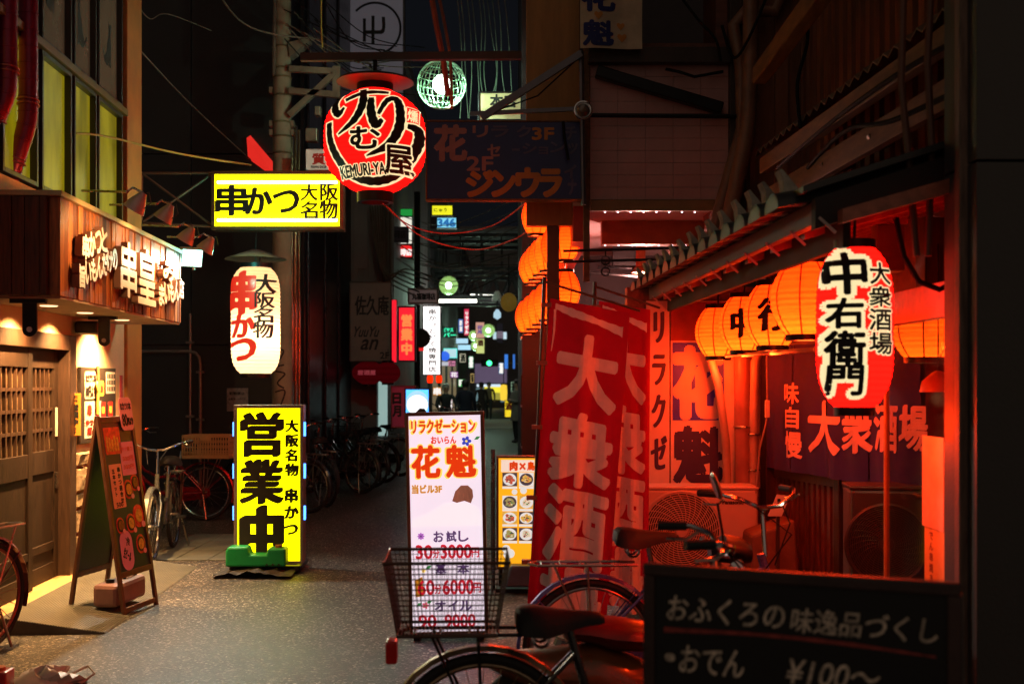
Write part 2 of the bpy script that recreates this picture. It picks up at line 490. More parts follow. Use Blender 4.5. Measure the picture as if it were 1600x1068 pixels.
# door frame, lintel, doors
f = MB()
f.box(-.12, 9.2-9, .06, .035, 9.36-9, 1.98); f.box(-.12, 6.3-9, 1.86, .035, 9.2-9, 1.98)
f.build('door_frame', DWOOD, lb, bevel=.006)
MB().box(-.3, 6.3-9, .02, .12, 9.36-9, .115).build('door_sill', M('sill_wood', (.55,.36,.16), .5, var=.3, stretch=(6,1,6)), lb, bevel=.006)
MB().box(-.6, 6.0-9, .1, -.55, 9.3-9, 1.95).build('back_screen', M('warm_inner_wall', (.22,.13,.06), .8), lb)
def door(s0, s1, n):
    d = MB(); t = .045
    d.box(n-t, s0, .12, n, s0+.09, 1.86); d.box(n-t, s1-.09, .12, n, s1, 1.86)
    for a, b in ((.12,.24), (.34,.40), (.93,1.1), (1.72,1.86)): d.box(n-t+.002, s0+.09, a, n-.002, s1-.09, b)
    d.box(n-t+.012, s0+.09, .24, n-.016, s1-.09, .93)
    o = d.build('door', DOORW, lb, bevel=.004)
    g = MB()
    for k in range(1, 6):
        y = s0+.09+(s1-s0-.18)*k/6; g.box(n-.034, y-.011, 1.1, n-.012, y+.011, 1.72)
    for k in range(1, 4):
        z = 1.1+.62*k/4; g.box(n-.036, s0+.09, z-.012, n-.014, s1-.09, z+.012)
    g.build('lattice', DWOOD, o)
    MB().box(n-.042, s0+.085, 1.095, n-.038, s1-.085, 1.725).build('pane', M('frosted_pane', (.42,.3,.16), .35, var=.2), o)
    return o
door(7.1-9, 7.78-9, -.055); door(7.74-9, 8.5-9, -.005); d3 = door(8.46-9, 9.2-9, -.055)
MB().box(-.054, 9.13-9, 1.2, -.045, 9.16-9, 1.42).build('door_sticker', PAPERW, d3)
MB().box(-.054, 9.12-9, .8, -.045, 9.17-9, .92).build('handle', STEEL, d3)
# upstairs windows
GL = EM('lit_olive_glass', (.30,.25,.004),   .62, var=.6, scale=1.5, emix=1, stretch=(1,2.2,.7))
GD = M('dark_window_glass', (.10,.085,.06), .25, var=.4, scale=1.5, bump=0, emit=.12, ecol=(.25,.17,.09))
WF = M('window_frame_black', (.03,.026,.022), .4)
def window(s0, s1, z0, z1, pane, cats=()):
    m = MB(); b = .035
    m.box(-.06, s0, z0, .02, s0+b, z1); m.box(-.06, s1-b, z0, .02, s1, z1)
    m.box(-.06, s0+b, z0, .02, s1-b, z0+b); m.box(-.06, s0+b, z1-b, .02, s1-b, z1)
    o = m.build('window', WF, lb, bevel=.004)
    MB().box(-.058, s0+b*.8, z0+b*.8, -.03, s1-b*.8, z1-b*.8).build('pane', pane, o)
    for cx, cz, sc, fl in cats:
        base = [(-.10,0),(-.02,0),(.0,.12),(.05,.0),(.12,.0),(.1,.1),(.12,.3),(.1,.5),(.13,.56),(.14,.66),(.09,.62),(.04,.62),(.0,.67),(.0,.56),(.02,.48),(-.06,.34),(-.1,.2),(-.2,.1),(-.26,.2),(-.29,.18),(-.2,.03)]
        mm = MB(); pts = [(cx+fl*x*sc, cz+z*sc) for x, z in base]
        n = len(pts)
        mm.add([(-.027, a, b2) for a, b2 in pts]+[(-.029, a, b2) for a, b2 in pts], [tuple(range(n)), tuple(range(2*n-1, n-1, -1))])
        mm.build('cat_silhouette', BLACK, o)
for (u0, u1) in ((-60,-5), (0,56), (62,109), (113,148), (151,189)):
    s0, s1 = sl(u0)-9, sl(u1)-9
    window(s0, s1, 3.02, 4.04, GL)
    m = (s0+s1)/2
    ct = {62: [(m,4.42,.55,1)], 113: [(m,4.36,.6,-1), (m+.1,5.0,.5,1)], 151: [(m+.08,4.4,.6,1),(m-.1,5.15,.5,-1)]}.get(u0, [(m,4.4,.5,1)])
    window(s0, s1, 4.1, 5.7, GD, ct)
MB().box(-.02, 6.4-9, 4.04, .05, 10.8-9, 4.1).build('transom', M('olive_transom', (.16,.13,.03), .5), lb, bevel=.005)
# sign fascia of vertical planks
fa = MB()
s = 7.33
while s < 10.58:
    e = min(10.6, s+RN.uniform(.055,.12)); dn = RN.uniform(0,.014)
    fa.box(.5, s-9+.002, 2.15, .556+dn, e-9-.002, 2.765, RN.choice((0,0,1,1,2)))
    s = e
n = -.0
while n < .5:
    e = min(.5, n+RN.uniform(.07,.13)); fa.box(n+.002, 7.30-9-RN.uniform(0,.012), 2.15, e-.002, 7.36-9, 2.765, 2); n = e
fas = fa.build('sign_fascia', [WOOD_A, WOOD_B, WOOD_C], lb, bevel=.003)
MB().box(-.0, 7.29-9, 2.766, .59, 10.62-9, 2.8).build('fascia_cap', M('cap_metal', (.45,.36,.2), .4, metal=.5), fas, bevel=.004)
MB().box(0, 7.37-9, 2.135, .555, 10.6-9, 2.149).build('soffit', M('soffit_board', (.5,.4,.28), .6), fas)
MB().box(0, 7.45-9, 2.3, .45, 10.5-9, 2.31).build('inner_deck', DWOOD, fas)
LETW = M('white_acrylic_letter', (.85,.83,.78), .35, var=.05, bump=0)
SIDE = M('letter_side_shade', (.2,.1,.07), .5, bump=0)  # brown puts the shade on the letters' sides into the colour
def fit(t, u0, u1, v0, v1, **o):
    n = .57; uc = (u0+u1)/2; a, b = sl(u0, n), sl(u1, n); sc = sl(uc, n)
    return (t, (a+b)/2-9, H-((v0+v1)/2-600)*sc/F, b-a, (v1-v0)*sc/F, o)
def row(txt, u0, u1, va, vb, h, **o):
    """letters climbing along the fascia"""
    n = .57; a, b = sl(u0, n), sl(u1, n); za, zb = H-(va-600)*a/F, H-(vb-600)*b/F; k = len(txt); r = []
    for i, c in enumerate(txt):
        q = (i+.5)/k; r.append((c, a+(b-a)*q-9, za+(zb-za)*q, (b-a)/k*.95, h, dict(o)))
    return r
its = row('串かつと', 113, 153, 387, 372, .15, bold=.05) + row('旨いもんだけの', 108, 169, 433, 402, .14, bold=.05) \
    + [fit('串', 175, 200, 380, 462, bold=.032), fit('皇', 203, 231, 391, 474, bold=.026), fit('み', 243, 263, 411, 438, bold=.06)] \
    + row('まいもん店', 236, 276, 462, 450, .16, bold=.06)
lettering(its, LETW, fas, base=0, mapf=lambda x, z, d: (.625+d, x, z), ext=.05, side=SIDE)
# soffit spotlights
for u, pw_ in ((75, 430), (132, 470), (190, 640)):
    s = sl(u, .26)-9
    o = MB().lathe([(.0,-.001),(.055,0),(.06,.004),(.0,.004)], 16, (.26, s, 2.129)).build('downlight', EM('downlight_glow', (1,.66,.32), 2.2), fas)
    lamp('SPOT', (.26, s, 2.122), pw_, (1,.5,.17), .025, (.0, s, 1.1), 125, .9, lb)
for u, s in ((45, 7.42), (162, 9.3)):
    n = (u-800)/F*s+3.01+.05*s
    m = MB(); m.prism([(-.045,.0),(.045,.0),(.045,-.19)]+[(.045*cos(-a), -.19+.045*sin(-a)) for a in [k*pi/10 for k in range(1,10)]]+[(-.045,-.19)], -.008, .008)
    m.v = [(x+n, y+s-9, z+2.134) for x, y, z in m.v]
    m.box(n-.12, s-9-.02, 2.108, n+.1, s-9+.02, 2.134)
    hg = m.build('hanger_strap', BLKMET, lb)
    MB().lathe([(0,-.004),(.017,-.004),(.017,.004),(0,.004)], 14, (n, s-9-.012, 2.134-.19), Matrix.Rotation(pi/2, 4, 'X')).build('bolt', WHITE, hg)
MB().box(.02, 9.35-9, 2.0, .2, 9.6-9, 2.1).build('junction_box', BLKMET, lb, bevel=.02)

# ribbed entrance ramp
rp = left_thing('entrance_ramp', 'low ribbed entrance ramp sloping from the lattice doors to the street', 'ramp')
m = MB()
for k in range(40):
    a = .12+.66*k/40; b = .12+.66*(k+.62)/40; c = .12+.66*(k+1)/40
    z = lambda x: .105*(1-(x-.12)/.68)+.002
    for p, q, dz in ((a, b, .006), (b, c, 0)):
        m.hexa([(p,7.55-9,0),(q,7.55-9,0),(q,10.3-9,0),(p,10.3-9,0)], [(p,7.55-9,z(p)+dz),(q,7.55-9,z(q)+dz),(q,10.3-9,z(q)+dz),(p,10.3-9,z(p)+dz)])
m.build('ramp_plate', M('ribbed_plate', (.11,.108,.085), .6, var=.3), rp)

# purple spiral ducts
DUCT = M('purple_duct', (.27,.02,.075), .33, metal=.35, var=.25, scale=4, bump=.05)
def duct(label, u, n, vb, ue, ve, wpx):
    s = 7.9 if u < 30 else 8.25
    r = wpx*s/F/2
    p = lambda a, b: P(a, b, s)
    pts = [p(u,-120), p(u, vb-8), p(u-.6, vb+14), p(u-5, vb+34), p(ue, ve), p(ue-22, ve+70)]
    t = thing('spiral_duct', label, 'duct', pts[0], 0, 'purple spiral ducts')
    q = [a-pts[0] for a in pts]
    MB().tube(q, r, 18).build('pipe', DUCT, t, smooth=True)
    rg = MB(); L = 0
    for a, b in zip(q[:-1], q[1:]):
        d = (b-a); n_ = max(1, int(d.length/.11))
        for k in range(n_): rg.ring(a+d*(k+.5)/n_, r+.001, .0045, d, 16, 5)
    rg.build('seams', DUCT, t, smooth=True)
    cl = MB()
    for a, d in ((q[1], (0,.12,1)), (q[4]*.5+q[3]*.5, q[4]-q[3]), (q[4], q[4]-q[3])):
        cl.ring(a, r+.006, .007, d, 18, 6); cl.ring(a+Vector((0,0,.03)), r+.006, .007, d, 18, 6)
    cl.build('clamp', M('pink_clamp', (.5,.12,.16), .3, metal=.6), t)
    return t
duct('purple spiral duct nearest the frame edge, bending higher up', 11, .15, 122, -20, 215, 31)
duct('purple spiral duct closer to the windows, bending lower', 44, .15, 172, 8, 300, 29)

# notice board by the door, hangings and slips
nb = left_thing('notice_board', 'dark framed notice board of menus on the cream wall', 'notice board', 0, 10.0, 1.12)
def lp(u, v, n, o): # point in the board's own frame
    return (n, sl(u, n)-10.0, zl(u, v, n)-1.12)
s0, s1 = sl(126, .03)-10, sl(181, .03)-10
MB().box(.002, s0, 0, .03, s1, .62).build('panel', M('dark_board', (.03,.022,.018), .5), nb, bevel=.004)
def sheet(par, s0, s1, z0, z1, mat, n=.0315, name='menu_sheet', r=0):
    pts = [(s0,z0),(s1,z0),(s1,z1),(s0,z1)]
    if r:
        pts = []
        for cx, cz, a in ((s0+r,z0+r,pi),(s1-r,z0+r,1.5*pi),(s1-r,z1-r,0),(s0+r,z1-r,pi/2)):
            pts += [(cx+r*cos(a+k*pi/8), cz+r*sin(a+k*pi/8)) for k in range(5)]
    k = len(pts)
    return MB().add([(n, a, b) for a, b in pts]+[(n-.002, a, b) for a, b in pts], [tuple(range(k)), tuple(range(2*k-1, k-1, -1))]+[(i, i+k, (i+1) % k+k, (i+1) % k) for i in range(k)]).build(name, mat, par)
W_ = s1-s0
X = lambda q: s0+W_*q
RED = M('red_print', (.55,.03,.02), .5, bump=0); PINK = M('pink_card', (.92,.36,.45), .6, var=.12, bump=0)
YELC = M('yellow_card', (.75,.55,.08), .6, bump=0); ORNG = M('orange_card', (.75,.27,.03), .5, bump=0)
mp = lambda x, z, d: (.0335+d, x, z)
a = sheet(nb, X(.1), X(.42), .36, .585, M('peach_card', (.8,.55,.42), .6, bump=0), r=.03)
lettering([('8カツ1本', X(.26), .53, W_*.26, .07, {'bold':.05}), ('80円より', X(.26), .42, W_*.26, .09, {'bold':.05})], BLACK, a, mapf=mp, base=0)
a = sheet(nb, X(.1), X(.55), .04, .34, PAPERW)
lettering([('串', X(.22), .27, W_*.1, .08, {'bold':.1}), ('かつ', X(.22), .17, W_*.2, .04, {'bold':.08}), ('盛合せ', X(.44), .22, W_*.14, .15, {'vert':1,'bold':.08}), ('酒', X(.22), .1, W_*.12, .05, {'bold':.08})], RED, a, mapf=mp, base=0)
a = sheet(nb, X(.7), X(.97), .4, .585, PAPERW)
bars = MB()
for k in range(3):
    for j in range(5): bars.box(.0338, X(.72)+W_*.05*j, .42+k*.055, .0342, X(.72)+W_*.05*j+W_*.035, .46+k*.055)
bars.build('dark_blocks', BLACK, a)
for x, z, mt in ((.55,.38,YELC),(.6,.2,RED),(.82,.2,RED)):
    a = sheet(nb, X(x-.06), X(x+.08), z, z+.13, mt, r=.02, name='food_cutout')
    sheet(a, X(x-.03), X(x+.05), z+.03, z+.09, YELC if mt is RED else RED, n=.034, r=.015, name='food_print')
w = left_thing('wall_charm', 'long yellow and red hanging charm on a cord over the notice board', 'charm', .05, sl(153, .05), 1.55)
MB().tube([(0,0,.2),(0,0,.06)], .012, 6).build('cord', M('straw', (.4,.16,.05), .8), w)
m = MB(); m.lathe([(0,-.01),(.045,-.008),(.05,0),(.045,.008),(0,.01)], 16, (0,0,.03), Matrix.Rotation(pi/2, 4, 'Y')); m.build('tag_disc', YELC, w)
MB().hexa([(-.004,-.03,-.2),(.004,-.03,-.2),(.004,.03,-.2),(-.004,.03,-.2)], [(-.004,-.02,0),(.004,-.02,0),(.004,.02,0),(-.004,.02,0)]).build('tail', YELC, w)
w = left_thing('wall_banner', 'narrow red and gold cloth strip at the far edge of the notice board', 'banner', .03, 10.62, 1.2)
MB().box(0,-.03,0,.006,.05,.25).build('lower_strip', ORNG, w); MB().box(0,-.03,.252,.006,.05,.48).build('upper_strip', M('maroon_cloth', (.3,.02,.03), .8), w)
# orange OPEN flag by the door jamb
B = Board(111, 614, 124, 680, 9.32)
of = thing('open_plate', 'orange hanging plate with black brush writing beside the door frame', 'plate', B.loc)
MB().box(-B.w/2-.01, 0, 0, B.w/2+.01, .008, B.h).build('plate', ORNG, of)
MB().tube([(-.05,.004,B.h+.06),(0,.004,B.h)], .003, 5).build('hook', BLKMET, of)
lettering([B.it('只今', 116, 617, 122, 629, vert=1, bold=.05), B.it('営業中', 111.5, 631, 123.5, 665, vert=1, bold=.08), B.it('です', 114, 667, 120, 679, vert=1, bold=.05)], BLACK, of)

# flood lamp and the four arm lamps over the fascia
fl = thing('flood_lamp', 'bright greenish white flood lamp at the far end of the fascia', 'lamp', P(300, 403, 10.75))
d = Vector((.50,-.82,-.28)).normalized()
q = d.to_track_quat('-Y', 'Z').to_matrix().to_4x4()
m = MB(); m.box(-.1, .0, -.085, .1, .09, .085, T=q); m.build('housing', M('white_casing', (.5,.5,.48), .4), fl, bevel=.01)
for i in range(5):
    pass
m = MB(); m.box(-.088, -.006, -.073, .088, .001, .073, T=q); m.build('lens', EM('flood_glow', (.32,1,.8), 8), fl)
MB().bar((-.06,.08,0), (-.35,.2,.0), .03).bar((0,.06,-.1), (0,.06,.1), .02).build('bracket', STEEL, fl)
lamp('SPOT', d*.03, 370, (1,.93,.74), .07, d*.03+Vector((.16,-.62,-.78)), 104, .7, fl)
lamp('POINT', Vector((.35,.5,.05)), 16, (.12,1,.72), .05, parent=fl)
SH = M('shade_white', (.55,.5,.47), .35, metal=.2)
for u, v, Y, ux, vx in ((212,322,7.75,128,298), (257,338,8.8,172,320), (291,372,9.4,222,352), (322,387,9.9,262,370)):
    c = P(u, v, Y); t = thing('arm_lamp', {212:'arm lamp with a pale cone shade nearest the upstairs windows', 257:'second arm lamp along the fascia, below the truss corner', 291:'third arm lamp just above the flood lamp', 322:'arm lamp farthest out, beside the yellow sign'}[u], 'lamp', c, 0, 'arm lamps over the sign fascia')
    ax = Vector((-.5,.05,-.8)).normalized()
    T = Vector((0,0,1)).rotation_difference(-ax).to_matrix().to_4x4()
    MB().lathe([(.075,-.03),(.055,.03),(.028,.085),(.024,.1),(0,.1)], 18, (0,0,0), T).build('shade', SH, t, smooth=True)
    MB().lathe([(.0,-.01),(.03,.0),(.02,.05),(0,.06)], 12, (0,0,0), T).build('bulb', EM('arm_bulb', (1,.55,.35), 6), t)
    w0 = P(ux, vx, Y+.75)-c
    MB().tube([-ax*.1, (-.02,0,.12), (-.05,-.02,.09), w0], .009, 7).build('arm', STEEL, t)
    MB().tube([-ax*.09, (.07,.05,.1), (.1,0,.02), (.06,-.02,-.02)], .004, 6).build('yoke', BLKMET, t)
    f0 = Vector((-2.95, Y+.1, 2.4))
    lamp('SPOT', ax*.07+Vector((.04,0,0)), 34, (1,.5,.16), .025, ax*.07+(f0-c), 140, .8, t)

# ---------------------------------------------------------------- chalk easel (A-frame) by the left door
AX = thing('menu_easel', 'wooden A-frame menu board with food cut-outs and a pink price card', 'menu board', (-2.83, 8.42, 0), radians(80))
EW = M('easel_wood', (.13,.05,.025), .5, var=.4, scale=6, stretch=(6,6,1), bump=.2)
GRB = M('dark_slate', (.028,.045,.06), .35, var=.35, scale=3, bump=.05)
def easel_side(sg, width, par, boardmat):
    Ht = 1.38; foot = .205
    def q(x, t, d): # t along the slope, d outwards
        a = atan2(foot, Ht); L = sqrt(foot*foot+Ht*Ht)
        return Vector((x, sg*(foot*(1-t/L)+d*cos(a)), t*Ht/L+d*sin(a)))
    L = sqrt(foot*foot+Ht*Ht)
    m = MB()
    def slab(x0, x1, t0, t1, d0, d1):
        m.hexa([q(x0,t0,d0),q(x1,t0,d0),q(x1,t0,d1),q(x0,t0,d1)], [q(x0,t1,d0),q(x1,t1,d0),q(x1,t1,d1),q(x0,t1,d1)])
    w = width/2
    slab(-w,-w+.035,0,L,-.012,.012); slab(w-.035,w,0,L,-.012,.012)
    slab(-w+.035,w-.035,L-.05,L-.01,-.012,.012); slab(-w+.035,w-.035,.26,.3,-.012,.012); slab(-w+.035,w-.035,.02,.055,-.010,.010)
    m.build('frame', EW, par, bevel=.003)
    m = MB(); slab(-w+.036,w-.036,.301,L-.051,-.004,.004); b = m.build('board', boardmat, par)
    return q, L, w, b
q, L, w, eb = easel_side(-1, .5, AX, GRB)
easel_side(1, .5, AX, M('green_slate', (.022,.035,.022), .5, var=.3))
mpf = lambda base: (lambda x, z, d: q(x, z, base+d))
def card(par, x0, x1, t0, t1, mat, d=.006, r=.01, name='menu_card', n=6):
    pts = []
    for cx, cz, a in ((x0+r,t0+r,pi),(x1-r,t0+r,1.5*pi),(x1-r,t1-r,0),(x0+r,t1-r,pi/2)):
        pts += [(cx+r*cos(a+k*pi/2/n), cz+r*sin(a+k*pi/2/n)) for k in range(n+1)]
    k = len(pts)
    return MB().add([q(a, b, d) for a, b in pts]+[q(a, b, d-.002) for a, b in pts], [tuple(range(k)), tuple(range(2*k-1, k-1, -1))]+[(i, i+k, (i+1) % k+k, (i+1) % k) for i in range(k)]).build(name, mat, par)
MAG = M('magenta_card', (.85,.28,.55), .55, var=.12, bump=0); SALM = M('salmon_card', (.95,.42,.3), .55, var=.1, bump=0)
FOODB = M('food_print_brown', (.3,.1,.03), .4, var=.8, scale=60, bump=0); FOODY = M('food_print_yellow', (.8,.42,.08), .4, var=.5, scale=40, bump=0)
FOODR = M('food_print_red', (.8,.07,.05), .4, var=.5, scale=30, bump=0); BOWL = M('bowl_black', (.04,.02,.02), .3, bump=0)
c = card(AX, -.19, .03, 1.12, 1.31, FOODR, name='picture_card')
for k in range(5): card(c, -.175+k*.036, -.15+k*.036, 1.14, 1.25-.012*(k % 3), FOODY, .0085, .01, 'skewer_print', 4)
c = card(AX, .0, .2, .96, 1.2, MAG)
lettering([('カツ盛り', .1, 1.15, .15, .03, {'bold':.03}), ('500円', .1, 1.08, .15, .035, {'bold':.03}), ('300円', .1, 1.02, .15, .035, {'bold':.03})], FOODR, c, mapf=mpf(.0065), base=0)
c = card(AX, -.18, -.01, .74, 1.05, SALM)
lettering([('串かつ盛合せ', -.055, .9, .05, .26, {'vert':1,'bold':.05}), ('五本セット', -.13, .92, .045, .2, {'vert':1,'bold':.05}), ('500', -.1, .765, .09, .03, {'bold':.05})], BLACK, c, mapf=mpf(.0065), base=0)
for x, t, r in ((.05,.86,.062),(.15,.9,.055),(-.13,.62,.052),(.02,.62,.062),(.14,.66,.075),(.12,.46,.062)):
    c = card(AX, x-r, x+r, t-r*1.1, t+r*1.1, FOODR, .006, r*.95, 'food_cutout')
    d = card(c, x-r*.78, x+r*.78, t-r*.85, t+r*.85, BOWL if r < .07 else FOODR, .0085, r*.74, 'bowl_print')
    card(c, x-r*.6, x+r*.6, t-r*.62, t+r*.62, FOODB if r < .062 else FOODY, .011, r*.55, 'food_print')
    card(c, x+r*.25, x+r*.95, t-r*1.15, t-r*.55, PINK, .0135, r*.28, 'price_tag')
c = card(AX, -.17, .0, .3, .58, MAG, .006, .08, 'oval_card')
lettering([('冷', -.06, .5, .05, .06, {'bold':.05}), ('生ビール', -.09, .41, .1, .07, {'bold':.04,'rot':-.5})], BLACK, c, mapf=mpf(.0065), base=0)
c = card(AX, .05, .235, 1.28, 1.52, PINK, .018, .045, 'price_card')
lettering([('8カツ/本', .145, 1.455, .15, .055, {'bold':.05}), ('80', .11, 1.355, .07, .085, {'bold':.05}), ('円より', .185, 1.345, .075, .05, {'bold':.06})], BLACK, c, mapf=mpf(.0185), base=0)
wt = thing('water_weight', 'dusty mauve plastic water weight lying inside the A-frame menu board', 'weight', (-2.78, 8.40, .06), radians(84))
m = MB(); m.box(-.25,-.09,0,.25,.09,.16); m.build('tank', M('mauve_plastic', (.28,.15,.14), .5), wt, bevel=.03)
MB().lathe([(.0,0),(.03,0),(.03,.025),(0,.03)], 12, (-.16,0,.16)).build('cap', BLKMET, wt)
MB().tube([(.0,-.03,.16),(.05,-.03,.2),(.14,-.03,.2),(.19,-.03,.16)], .012, 6).build('handle', BLKMET, wt)

# ---------------------------------------------------------------- yellow standing sign
YEL = EM('yellow_acrylic', (1,.9,.0), 2.6, var=.1)
BROWNF = M('brown_alu', (.2,.11,.07), .38, metal=.6)
SILV = M('pinkish_alu', (.42,.33,.3), .35, metal=.8)
ys, B = box_sign('standing_sign', 'yellow lit standing sign with huge black brush characters and blue edge lights', 'sign', (366,635,474,884), 10.2, .14, SILV, YEL,
    [(BLACK, [('営',379,648,440,714,{'bold':.05,'brush':1}), ('業',378,722,440,788,{'bold':.05,'brush':1}), ('中',380,795,438,876,{'bold':.065,'brush':1}),
              ('大阪名物',444,657,468,748,{'vert':1,'bold':.055,'brush':1}), ('串かつ',442,764,468,842,{'vert':1,'bold':.05,'brush':1})])], b=.03, yaw=.03)
BLUE = EM('blue_led', (.06,.24,1), 4.5)
for sx in (-1, 1):
    for v0, v1 in ((662,684),(727,750),(793,815)):
        a, b = B.z(v1), B.z(v0)
        MB().box(sx*(B.w/2+.003)-.012, .01, a, sx*(B.w/2+.003)+.012, .04, b).build('edge_light', BLUE, ys, bevel=.004)
m = MB()
for y in (-.16, .26): m.box(-.3, y-.03, -.02, .3, y+.03, .015)
for x in (-.28, .28): m.box(x-.025, -.15, -.018, x+.025, .25, .012)
m.build('base', BLKMET, ys, bevel=.005)
for x in (-.26,.26):
    for y in (-.17,.27): MB().lathe([(0,-.014),(.03,-.014),(.03,.014),(0,.014)], 12, (x, y, -.02), Matrix.Rotation(pi/2, 4, 'Y')).build('caster', RUBBER, ys)
ys.location.z = .05
gw = thing('water_weight', 'green plastic water weight in front of the yellow standing sign', 'weight', P(402, 884, 9.98)+Vector((0,0,0)), .03)
m = MB(); m.prism([(-.25,0),(.25,0),(.25,.15),(.1,.15),(.09,.1),(-.05,.1),(-.07,.165),(-.23,.165),(-.25,.13)], -.085, .085); m.build('tank', M('green_plastic', (.004,.28,.08), .35, var=.15, bump=0), gw, bevel=.016)
MB().lathe([(0,0),(.03,0),(.03,.02),(0,.02)], 12, (.18,0,.152)).build('cap', M('rust_cap', (.3,.1,.04), .5), gw)
m = MB()
for k in range(3): m.prism([(.08+k*.05,.012),(.11+k*.05,.012),(.095+k*.05,.03)], -.089, -.0845)
m.build('vent_mark', BLACK, gw)
gw.location.z = .075
tb = thing('ground_mat', 'crumpled dark rubber mat under the green weight', 'mat', (-2.17, 9.95, 0))
m = MB(); nx, ny = 14, 6; vs = []
for i in range(nx):
    for j in range(ny):
        e = abs(i-(nx-1)/2)/(nx/2)
        vs.append((-.3+i*.05+RN.uniform(-.012,.012), -.22+j*.09+RN.uniform(-.015,.015), .03+.035*(1-e)+RN.uniform(-.025,.012)))
m.add(vs, [(i*ny+j, (i+1)*ny+j, (i+1)*ny+j+1, i*ny+j+1) for i in range(nx-1) for j in range(ny-1)]); m.build('sheet', RUBBER, tb)

# ---------------------------------------------------------------- yellow hanging sign on its truss
BR = M('sign_brown_frame', (.16,.09,.05), .4, metal=.5)
hs, B = box_sign('hanging_sign', 'long yellow lit sign held out over the alley on a truss from the ochre pillar', 'sign', (330,267,536,359), 12.0, .18, BR, YEL,
    [(BLACK, [('串',338,290,386,336,{'bold':.04,'brush':1}), ('か',384,294,424,334,{'bold':.045,'brush':1}), ('つ',428,298,466,332,{'bold':.05,'brush':1}),
              ('大',470,288,496,313,{'bold':.03,'brush':1}), ('阪',501,286,528,313,{'bold':.03,'brush':1}), ('名',470,315,496,342,{'bold':.03,'brush':1}), ('物',500,313,527,342,{'bold':.03,'brush':1})])], b=.035)
TUBE = EM('tube_glow', (1,1,.8), 6)
for v in (285, 344):
    MB().tube([(B.x(340), -.008, B.z(v)), (B.x(527), -.008, B.z(v))], .014, 8).build('tube_light', TUBE, hs)
tr = MB(); a = P(217,268,11.95)-B.loc; b = P(330,268,12)-B.loc; c2 = P(217,346,11.95)-B.loc; d2 = P(330,352,12)-B.loc
RST = M('rusty_rod', (.22,.13,.09), .5, metal=.6)
for x, y in ((a,b),(c2,d2),(a,d2),(c2,b),(a,c2)): tr.tube([x+Vector((0,.09,0)), y+Vector((0,.09,0))], .014, 6)
tr.tube([a+Vector((0,.09,0)), a+Vector((-.15,-.5,0))], .014, 6); tr.tube([c2+Vector((0,.09,0)), c2+Vector((-.15,-.5,0))], .014, 6)
tr.build('truss', RST, hs)

# ---------------------------------------------------------------- paper lanterns
def lantern_r(R, h, rt, p=2.6):
    return lambda z: rt+(R-rt)*max(0, 1-abs(2*z/h)**p)
def lantern(name, label, c, R, h, rt, mat, power, col, capm=BLKMET, group=None, ribs=14, p=2.6, texts=(), hang=.12, yaw=0, caph=.04, bulbz=-.15, shell='paper_shade', spill=0, scol=(1,.09,.015), seams=0):
    t = thing(name, label, 'lantern', c, yaw, group)
    rf = lantern_r(R, h, rt, p)
    prof = []; n = ribs*4
    for i in range(n+1):
        z = -h/2+h*i/n
        prof.append((rf(z)+.012*R*(cos(i/4*2*pi)-1), z))
    MB().lathe(prof, 36).build(shell, mat, t, smooth=True)
    MB().lathe([(0,h/2+caph),(rt*1.05,h/2+caph),(rt*1.05,h/2-.004),(rt*.9,h/2-.006)], 24).build('top_ring', capm, t, smooth=True)
    MB().lathe([(rt*.9,-h/2+.006),(rt*1.05,-h/2+.004),(rt*1.05,-h/2-caph),(rt*.8,-h/2-caph)], 24).build('bottom_ring', capm, t, smooth=True)
    if seams:
        sm = MB()
        for i in range(seams):
            a = 2*pi*(i+.5)/seams; sm.tube([((rf(z)-.003)*cos(a), (rf(z)-.003)*sin(a), z) for z in [-h/2+h*j/14 for j in range(15)]], .0042, 5)
        sm.build('seam', M('seam_rust', (.3,.04,.01), .6, bump=0), t)
    if hang: MB().tube([(0,0,h/2+caph),(.004,0,h/2+caph+hang)], .006, 5).build('hanger', BLKMET, t)
    def mf(lift):
        def f(x, z, d):
            r = rf(max(-h/2, min(h/2, z)))+lift+d
            x = max(-r*.985, min(r*.985, x))
            return (x, -sqrt(max(r*r-x*x, 1e-6)), z)
        return f
    for mt, items, lift in texts:
        if isinstance(items, list): lettering(items, mt, t, mapf=mf(lift), base=0, cut=(R*.12, 0, R*.12))
    if power: lamp('POINT', (0,0,bulbz*h), power, col, min(.05, R*.3), parent=t)
    if spill: lamp('POINT', (0,0,-h/2-caph-.03), spill, scol, rt*.6, parent=t)
    return t, mf

